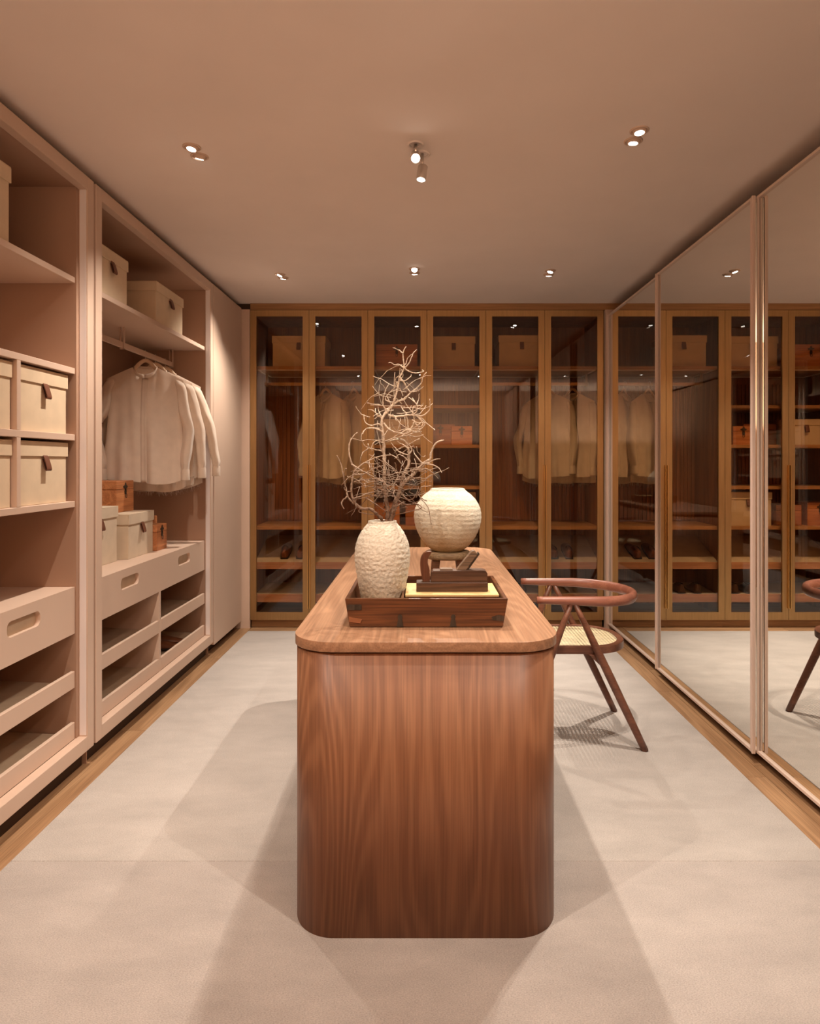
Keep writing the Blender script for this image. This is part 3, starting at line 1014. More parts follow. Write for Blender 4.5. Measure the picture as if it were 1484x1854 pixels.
def shirt(mat, seed, bend=0.0, hem_f=-0.855, hem_b=-0.91, fringe=True, sl_len=0.0, sl_out=0.0):
    """local: rail top at z = 0, front faces -Y, shoulders along X; body, collar, placket, two sleeves with cuffs"""
    rnd = random.Random(seed)
    ph = [rnd.uniform(0, 6.28) for _ in range(8)]
    r = thing('hanging_shirt', 'shirt', 'shirt')
    HW = 0.235

    def shoulder(x):
        ax = abs(x)
        return -0.074 - 0.112 * (ax / HW) ** 1.1

    def neck(x, front):
        ax = abs(x)
        nw = 0.072
        if ax >= nw:
            return shoulder(x)
        k = math.sqrt(max(0.0, 1 - (ax / nw) ** 2))
        return shoulder(nw) - (0.072 if front else 0.012) * k

    def surf(u, v, front, lift=0.0):
        """u in -1..1 across, v in 0..1 down"""
        hw = HW * (1 - 0.06 * math.sin(PI * min(1, v * 1.4)) + 0.05 * v)
        x0 = u * HW
        x = u * hw
        zt = neck(x0, front)
        zh = (hem_f if front else hem_b) + 0.035 * (abs(u) ** 3) + 0.012 * math.sin(3.1 * u + ph[0])
        z = zt + (zh - zt) * v
        d = 0.012 + 0.062 * math.sin(PI / 2 * min(1, v * 2.2)) ** 0.8
        prof = max(0.0, 1 - abs(u) ** 2.4) ** 0.6
        fold = (0.015 * math.sin(9 * u + ph[1] + 2.2 * v) + 0.010 * math.sin(17 * u + ph[2] - 1.6 * v) + 0.010 * math.sin(5 * u - 4 * v + ph[3])) * (v ** 0.8) * (0.4 + 0.6 * prof)
        fold += 0.010 * math.sin(13 * v + 7 * u + ph[4]) * v * (1 - v) + 0.006 * math.sin(23 * v - 9 * u + ph[5]) * v * (1 - v)
        y = -(d * prof + fold) if front else (d * prof * 0.85 + fold * 0.8)
        y += (-lift if front else lift)
        if abs(u) > 0.999:
            y = 0.35 * fold
        return (x, y, z)

    nu, nv = 56, 36
    us = [math.sin(PI / 2 * (-1 + 2 * i / nu)) for i in range(nu + 1)]
    b = MB()
    b.grid([[surf(u, j / nv, True) for u in us] for j in range(nv + 1)])
    b.grid([[surf(u, j / nv, False) for u in us] for j in range(nv + 1)])
    body = b.build('shirt_body', mat, r, recalc=False)
    # button placket
    pu = (-0.075, -0.03, 0.03, 0.075)
    MB().grid([[surf(u, j / 30, True, 0.0035) for u in pu] for j in range(31)]).build('placket', mat, r, recalc=False, solid=0.0015)
    # band collar
    rows = [[], []]
    for i in range(33):
        a = -PI / 2 + 0.06 + (2 * PI - 0.12) * i / 32
        x = 0.072 * math.cos(a)
        fr = math.sin(a) < 0
        z = neck(x * 0.999, fr)
        y = 0.05 * math.sin(a) * (1.0 if fr else 0.55)
        rows[0].append((x, y, z - 0.004))
        rows[1].append((x * 0.96, y * 0.92, z + 0.021 * (0.45 + 0.55 * abs(math.sin(a)))))
    MB().grid(rows).build('collar', mat, r, recalc=False, solid=0.003)
    # sleeves
    for s in (-1, 1):
        k = 1 if s < 0 else 0.35
        bo = bend * k
        L = -0.80 - sl_len - rnd.uniform(0, 0.03)
        so = sl_out
        path = [(s * 0.195, 0.0, -0.185), (s * 0.222, -0.004, -0.25), (s * (0.240 + so * 0.3), -0.012, -0.38), (s * (0.250 + so * 0.6 + bo), -0.02, -0.50), (s * (0.252 + so * 0.8 + bo * 0.5), -0.03, -0.62), (s * (0.250 + so), -0.04, -0.72), (s * (0.250 + so), -0.045, L + 0.045)]
        pp = spline(path, 8)
        n = 20
        rows = []
        for i, p in enumerate(pp):
            t = i / (len(pp) - 1)
            rx = lerp_table(t, ((0, 0.024), (0.12, 0.032), (0.4, 0.035), (0.7, 0.031), (1, 0.0225)))
            ry = lerp_table(t, ((0, 0.014), (0.12, 0.030), (0.4, 0.046), (0.7, 0.042), (1, 0.028)))
            row = []
            for q in range(n):
                a = 2 * PI * q / n
                w = 1 + min(1, t * 4) * (0.13 * math.sin(3 * a + ph[5] + 2.2 * t) + 0.08 * math.sin(5 * a + ph[6] - 3.0 * t) + 0.045 * math.sin(14 * t + 2 * a + ph[7]) + 0.03 * math.sin(33 * t - 2 * a + ph[4]))
                row.append((p[0] + rx * w * math.cos(a), p[1] + ry * w * math.sin(a), p[2] + 0.006 * math.sin(2 * a + 9 * t)))
            rows.append(row)
        sv = MB().grid(rows, wrap=True, caps=True).build('sleeve', mat, r)
        e = pp[-1]
        crow = []
        for dz, f in ((0.012, 0.98), (0.0, 1.04), (-0.028, 1.05), (-0.056, 1.08), (-0.060, 1.04), (-0.05, 0.98)):
            crow.append([(e[0] + 0.026 * f * math.cos(2 * PI * q / n), e[1] + 0.033 * f * math.sin(2 * PI * q / n), e[2] + dz) for q in range(n)])
        MB().grid(crow, wrap=True).build('cuff', mat, sv, recalc=False)
    # frayed hem
    if fringe:
        fm = MB()
        for i in range(90):
            u = rnd.uniform(-0.97, 0.97)
            fr = rnd.random() < 0.4
            p = Vector(surf(u, 1.0, fr))
            l = rnd.uniform(0.01, 0.035)
            dx, dy = rnd.uniform(-0.012, 0.012), rnd.uniform(-0.012, 0.012)
            fm.tube([p + Vector((0, 0, 0.004)), p + Vector((dx * 0.4, dy * 0.4, -l * 0.5)), p + Vector((dx, dy, -l))], 0.0005, 3, False)
        f = fm.build('frayed_hem', mat, r)
        f['kind'] = 'stuff'
    return r


HG = hanger()
gh, gs = 'hangers on the left rail', 'ivory shirts on the left rail'
ZR = 2.1235
left_shirts = (
    (4.30, 0.22, 'ivory band collar shirt at the front of the left rail', 'velvet hanger of the front shirt on the left rail', 11, 0.055, 0.0),
    (4.46, 0.26, 'ivory shirt second on the left rail, sleeve showing behind the front one', 'velvet hanger second on the left rail', 23, 0.01, 0.05),
    (4.63, 0.30, 'ivory shirt last on the left rail, cuff against the door frame', 'velvet hanger last on the left rail', 37, 0.0, 0.09),
)
first = True
for yy, rz, ls, lh, sd, bd, so_ in left_shirts:
    h = HG if first else copy_tree(HG)
    first = False
    place(h, (XRAIL, yy, ZR), rz, lh, gh)
    s = shirt('shirt', sd, bd, sl_out=so_)
    place(s, (XRAIL, yy, ZR), rz, ls, gs)
gh2, gs2 = 'hangers behind the glass', 'white shirts behind the glass'
back_shirts = (
    (-0.855, 5.92, -0.60, 'white shirt behind the second glass door from the left', 'hanger of the left shirt in the left glazed wardrobe', 41),
    (-0.605, 5.92, -0.85, 'white shirt turned edgeways, next to the branches behind the left glass', 'hanger of the edgeways shirt in the left glazed wardrobe', 53),
    (1.125, 5.92, -0.60, 'white shirt hanging behind the handles of the right glazed wardrobe', 'hanger of the left shirt in the right glazed wardrobe', 67),
    (1.345, 5.92, -0.85, 'white shirt turned edgeways, right one in the right glazed wardrobe', 'hanger of the edgeways shirt in the right glazed wardrobe', 79),
)
for xx, yy, rz, ls, lh, sd in back_shirts:
    h = copy_tree(HG)
    place(h, (xx, yy, 2.1195), rz, lh, gh2)
    s = shirt('shirtw', sd, 0.03)
    place(s, (xx, yy, 2.1195), rz, ls, gs2)

# ================================================================== SHOES
def shoe(mat):
    """local: sole at z = 0, toe towards +Y, length 0.27"""
    r = thing('shoe', 'shoe', 'shoe')
    L = 0.27

    def half(t):
        return 0.030 + 0.014 * math.sin(PI * min(1, t * 1.05)) ** 1.0 * (0.5 + t) if t < 0.8 else (0.030 + 0.014 * math.sin(PI * 0.84) * 1.3) * math.sqrt(max(0.02, 1 - ((t - 0.8) / 0.2) ** 2 * 0.92))
    rows = []
    for i in range(21):
        t = i / 20
        hw = half(t) * (1 if t > 0.05 else 0.72)
        ht = 0.078 - 0.010 * t if t < 0.4 else 0.074 - 0.052 * ((t - 0.4) / 0.6) ** 0.8
        if t > 0.95:
            ht *= 0.75
        y = -L / 2 + L * t
        z0 = 0.012
        row = []
        for q in range(13):
            a = PI * q / 12
            row.append((hw * math.cos(a) * (1.0 if q in (0, 12) else 1.03), y, z0 + (ht - z0) * math.sin(a) ** 0.75))
        rows.append(row)
    MB().grid(rows, caps=True).build('upper', mat, r, sub=1)
    out = [(half(i / 20) + 0.003, -L / 2 + L * i / 20) for i in range(21)]
    out = out + [(-x, y) for x, y in reversed(out)]
    MB().prism(out, 'z', 0.004, 0.013).build('sole', 'sole', r)
    MB().prism([(x * 0.95, y) for x, y in out if y < -L / 2 + 0.07], 'z', -0.0, 0.005).build('heel', 'sole', r)
    op = [(0.024 * math.cos(2 * PI * i / 20), -0.075 + 0.052 * math.sin(2 * PI * i / 20)) for i in range(20)]
    m = MB()
    m.add([(x, y, 0.0762 - 0.02 * max(0, (y + 0.06))) for x, y in op] + [(0, -0.075, 0.05)], [(i, (i + 1) % 20, 20) for i in range(20)], True)
    m.build('opening', 'sole', r)
    return r


def pair(mat, loc, rotz, gap, labels, group, pitch=0.0, src=None):
    out = []
    for k, s in enumerate((-1, 1)):
        sh = src if (src is not None and k == 0) else (copy_tree(out[0]) if out else shoe(mat))
        dx, dy = math.cos(rotz) * gap * s / 2, math.sin(rotz) * gap * s / 2
        place(sh, (loc[0] + dx, loc[1] + dy, loc[2]), rotz + s * -0.06, labels[k], group)
        sh.rotation_euler = (pitch, 0, rotz + s * -0.06)
        out.append(sh)
    return out


pair('shoe', (-1.72, 4.38, 0.1885), R90 + 3.3, 0.125, ('brown leather shoe in the low shoe tray, the farther of the pair', 'brown leather shoe in the low shoe tray, the nearer of the pair'), 'brown shoes in the low left tray')
sl = math.atan2(0.185, YBK - 0.02 - YI - 0.02)
def slope_z(y):
    return 0.543 + 0.185 * (y - YI - 0.02) / (YBK - 0.04 - YI)
ys = 5.86
pair('shoe', (-1.12, ys, slope_z(ys) + 0.002), 0.0, 0.15, ('brown shoe toe up on the sloping shelf, left glazed wardrobe, left of the pair', 'brown shoe toe up on the sloping shelf, left glazed wardrobe, right of the pair'), 'brown shoes behind the left glass', sl)
pair('shoe', (1.215, ys, slope_z(ys) + 0.002), 0.0, 0.14, ('brown shoe toe up on the sloping shelf, right glazed wardrobe, left of the pair', 'brown shoe toe up on the sloping shelf, right glazed wardrobe, right of the pair'), 'brown shoes behind the right glass', sl)
pair('shoedark', (0.80, 5.84, 0.278), 0.0, 0.15, ('dark shoe on the lowest shelf, right glazed wardrobe, left of the pair', 'dark shoe on the lowest shelf, right glazed wardrobe, right of the pair'), 'dark shoes on the lowest shelf')
pair('shoedark', (0.34, 5.84, 0.278), 0.0, 0.14, ('dark shoe on the lowest shelf, middle glazed wardrobe, left of the pair', 'dark shoe on the lowest shelf, middle glazed wardrobe, right of the pair'), 'dark shoes on the lowest middle shelf')

# ================================================================== ISLAND
IX, IY0, IY1 = 0.012, 1.949, 4.125
IT = 0.874
isl = thing('dressing_island', 'long cherry wood dressing island with rounded corners standing on the carpet', 'island', (IX, (IY0 + IY1) / 2, 0.002))
def isl_part(mb, name, mat, **kw):
    l = isl.location
    return mb.shift((-l[0], -l[1], -l[2])).build(name, mat, isl, **kw)
def rr_prism(x0, x1, y0, y1, r, z0, z1, n=16):
    loop = rrect(x0, x1, y0, y1, r, n)
    m = MB()
    m.prism(loop, 'z', z0, z1, smooth=False)
    for i in range(len(m.f)):
        if len(m.f[i]) == 4:
            m.s[i] = True
    return m
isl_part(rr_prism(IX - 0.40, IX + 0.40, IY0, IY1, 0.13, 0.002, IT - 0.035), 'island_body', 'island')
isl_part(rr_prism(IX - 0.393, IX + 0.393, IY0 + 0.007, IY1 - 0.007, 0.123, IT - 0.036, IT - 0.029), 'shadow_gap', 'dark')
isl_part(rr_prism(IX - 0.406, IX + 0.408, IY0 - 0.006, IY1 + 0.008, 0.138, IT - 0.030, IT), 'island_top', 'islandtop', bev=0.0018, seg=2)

# ================================================================== TRAY ON THE ISLAND
TZ = IT
tr = thing('wooden_tray', 'dark antique wooden tray with iron straps on the near end of the island', 'tray', (0.015, 2.335, TZ))
def tpart(mb, name, mat, parent=None, **kw):
    l = tr.location
    return mb.shift((-l[0], -l[1], -l[2])).build(name, mat, parent or tr, **kw)
ya, yb, za, zb = 2.118, 2.552, TZ + 0.002, TZ + 0.092
xa0, xa1, xb0, xb1 = -0.230, 0.260, -0.245, 0.276     # bottom and top widths
wt = 0.013
tpart(MB().prism([(xa0, za), (xa1, za), (xb1, zb), (xb0, zb)], 'y', ya, ya + wt), 'tray_side', 'tray', bev=0.0015, seg=1)
tpart(MB().prism([(xa0, za), (xa1, za), (xb1, zb), (xb0, zb)], 'y', yb - wt, yb), 'tray_side', 'tray', bev=0.0015, seg=1)
for p in (((xa0, za), (xa0 + wt, za), (xb0 + wt, zb), (xb0, zb)), ((xa1 - wt, za), (xa1, za), (xb1, zb), (xb1 - wt, zb))):
    tpart(MB().prism(list(p), 'y', ya + wt + 0.0005, yb - wt - 0.0005), 'tray_side', 'tray', bev=0.0015, seg=1)
tpart(MB().box(xa0 + wt, xa1 - wt, ya + wt, yb - wt, za, za + 0.010), 'tray_bottom', 'tray')
tpart(MB().prism([(-0.066, za + 0.01), (-0.058, za + 0.01), (-0.058, zb - 0.004), (-0.066, zb - 0.004)], 'y', ya + wt + 0.001, yb - wt - 0.001), 'partition', 'tray')
tpart(MB().box(-0.238, -0.192, ya - 0.0022, ya, TZ + 0.056, TZ + 0.073), 'corner_strap', 'iron')
tpart(MB().prism([(-0.232, TZ + 0.018), (-0.196, TZ + 0.014), (-0.190, TZ + 0.026), (-0.232, TZ + 0.034)], 'y', ya - 0.0022, ya), 'corner_strap', 'lidbox')
tpart(MB().prism([(0.226, TZ + 0.024), (0.262, TZ + 0.020), (0.263, TZ + 0.036), (0.246, TZ + 0.040), (0.224, TZ + 0.034)], 'y', ya - 0.0018, ya), 'corner_strap', 'iron')
for xc in (-0.069, 0.101):
    pl = [(xc + 0.0075 * math.cos(a), TZ + 0.034 + 0.0075 * math.sin(a)) for a in [-0.7 + (PI + 1.4) * i / 14 for i in range(15)]]
    pl += [(xc - 0.011, TZ + 0.003), (xc + 0.011, TZ + 0.003)]
    tpart(MB().prism(pl, 'y', ya - 0.0028, ya), 'iron_hanger', 'iron')

# flat wooden case with a pale lid inside the tray
bk = thing('lidded_case', 'flat reddish wooden case with a pale yellow lid inside the tray', 'case', (0.10, 2.30, TZ + 0.0122))
MB().box(-0.146, 0.148, -0.10, 0.09, 0.0, 0.070).build('case_body', 'lidbox', bk, bev=0.001, seg=1)
MB().box(-0.154, 0.156, -0.108, 0.098, 0.0705, 0.0785).build('case_lid', 'lid', bk, bev=0.001, seg=1)

# jack plane on the case
PB = TZ + 0.0122 + 0.0787
pn = thing('hand_plane', 'antique wooden hand plane with curled horn standing on the pale lid', 'hand plane', (0.10, 2.265, PB))
def ppart(mb, name, mat, **kw):
    return mb.shift((-0.10, -2.265, -PB)).build(name, mat, pn, **kw)
yp0, yp1 = 2.235, 2.295
ppart(MB().box(-0.018, 0.224, yp0, yp1, PB, PB + 0.031), 'plane_sole', 'plane', bev=0.002, seg=1)
ppart(MB().prism([(0.030, PB + 0.0312), (0.222, PB + 0.0312), (0.223, PB + 0.060), (0.217, PB + 0.070), (0.205, PB + 0.072), (0.040, PB + 0.070), (0.033, PB + 0.066)], 'y', yp0 + 0.006, yp1 - 0.006), 'plane_stock', 'plane', bev=0.004, seg=3)
def zc(zx, zy, s=531.0 * 12.37):
    return (zx / s - 0.018 + 0.0132, PB + 0.0312 + (860 - zy) / s)
horn = [zc(*p) for p in spline([(60, 858), (20, 680), (0, 500), (8, 360), (55, 258), (130, 200), (240, 188), (246, 215), (205, 280), (178, 340), (166, 430), (186, 520), (212, 610), (216, 858)], 3)]
ppart(MB().prism(horn, 'y', 2.250, 2.280, smooth=True), 'horn', 'planehorn', bev=0.0095, seg=4)
wd = [zc(*p) for p in ((770, 640), (1150, 175), (1215, 165), (1285, 245), (1005, 640))]
ppart(MB().prism(wd, 'y', 2.248, 2.282), 'wedge', 'wedge', bev=0.003, seg=2)
ppart(MB().prism([zc(*p) for p in ((1010, 640), (1270, 262), (1300, 205), (1328, 245), (1045, 640))], 'y', 2.251, 2.279), 'iron_blade', 'iron', bev=0.0005, seg=1)
ppart(MB().box(0.063, 0.105, 2.246, 2.284, PB + 0.0695, PB + 0.0755), 'mouth_block', 'wedge', bev=0.001, seg=1)

# ================================================================== VASES
def clay_fn(seed, rz0, rz1, amp, ribs=0.0):
    def fn(p, r, z, a):
        if r < 0.001:
            return p
        q = Vector((p.x, p.y, p.z * 2.4)) * 95 + Vector((seed, seed * 2, seed * 3))
        k = max(0.0, min(1.0, (rz1 - z) / (rz1 - rz0)))
        k = (0.25 + 0.75 * math.sin(PI * min(1, k * 0.9 + 0.1)))
        h = noise.fractal(q, 0.8, 2.1, 4)
        d = amp * k * h + ribs * math.sin(z * 330 + 0.8 * math.sin(a * 2 + seed))
        n = Vector((p.x, p.y, 0)).normalized()
        return p + n * d
    return fn
def vase(name, label, prof_out, prof_in, loc, mat, fn):
    r = thing(name, label, 'vase', loc)
    po = spline(prof_out, 12)
    MB().lathe(po, 200, fn=fn).build('vase_wall', mat, r)
    pi = spline(prof_in, 3)
    MB().lathe([prof_out[-1]] + pi, 60).build('vase_lining', mat, r)
    return r
VX, VY = -0.136, 2.30
VZ = TZ + 0.0125
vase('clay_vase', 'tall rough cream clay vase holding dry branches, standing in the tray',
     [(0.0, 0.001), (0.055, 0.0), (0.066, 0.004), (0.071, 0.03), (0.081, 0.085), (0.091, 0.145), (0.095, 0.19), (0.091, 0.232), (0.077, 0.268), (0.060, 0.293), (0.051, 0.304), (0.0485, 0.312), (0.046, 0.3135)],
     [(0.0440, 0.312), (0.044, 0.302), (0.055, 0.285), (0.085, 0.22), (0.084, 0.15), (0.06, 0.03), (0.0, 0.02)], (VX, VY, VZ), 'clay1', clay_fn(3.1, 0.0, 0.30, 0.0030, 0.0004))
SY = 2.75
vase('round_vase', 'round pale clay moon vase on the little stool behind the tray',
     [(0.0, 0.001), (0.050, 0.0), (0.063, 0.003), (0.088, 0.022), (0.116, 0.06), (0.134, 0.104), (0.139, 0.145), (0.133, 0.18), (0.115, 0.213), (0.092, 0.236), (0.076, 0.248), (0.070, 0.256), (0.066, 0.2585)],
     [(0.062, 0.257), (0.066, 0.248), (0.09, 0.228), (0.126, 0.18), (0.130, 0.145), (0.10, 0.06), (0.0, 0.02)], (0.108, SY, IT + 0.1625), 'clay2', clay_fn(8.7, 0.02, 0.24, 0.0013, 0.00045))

# little stool under the round vase
st = thing('little_stool', 'low weathered wood stool carrying the round vase', 'stool', (0.108, SY, IT))
MB().lathe([(0.0, 0.132), (0.086, 0.132), (0.093, 0.136), (0.095, 0.147), (0.093, 0.157), (0.088, 0.161), (0.0, 0.1615)], 36).build('seat', 'stool', st)
for sx in (-1, 1):
    for sy in (-1, 1):
        MB().hexa([(sx * 0.062 - 0.014, sy * 0.062 - 0.014, 0.001), (sx * 0.062 + 0.014, sy * 0.062 - 0.014, 0.001), (sx * 0.062 + 0.014, sy * 0.062 + 0.014, 0.001), (sx * 0.062 - 0.014, sy * 0.062 + 0.014, 0.001),
                   (sx * 0.048 - 0.016, sy * 0.048 - 0.016, 0.133), (sx * 0.048 + 0.016, sy * 0.048 - 0.016, 0.133), (sx * 0.048 + 0.016, sy * 0.048 + 0.016, 0.133), (sx * 0.048 - 0.016, sy * 0.048 + 0.016, 0.133)]).build('leg', 'tray', st, bev=0.002, seg=1)

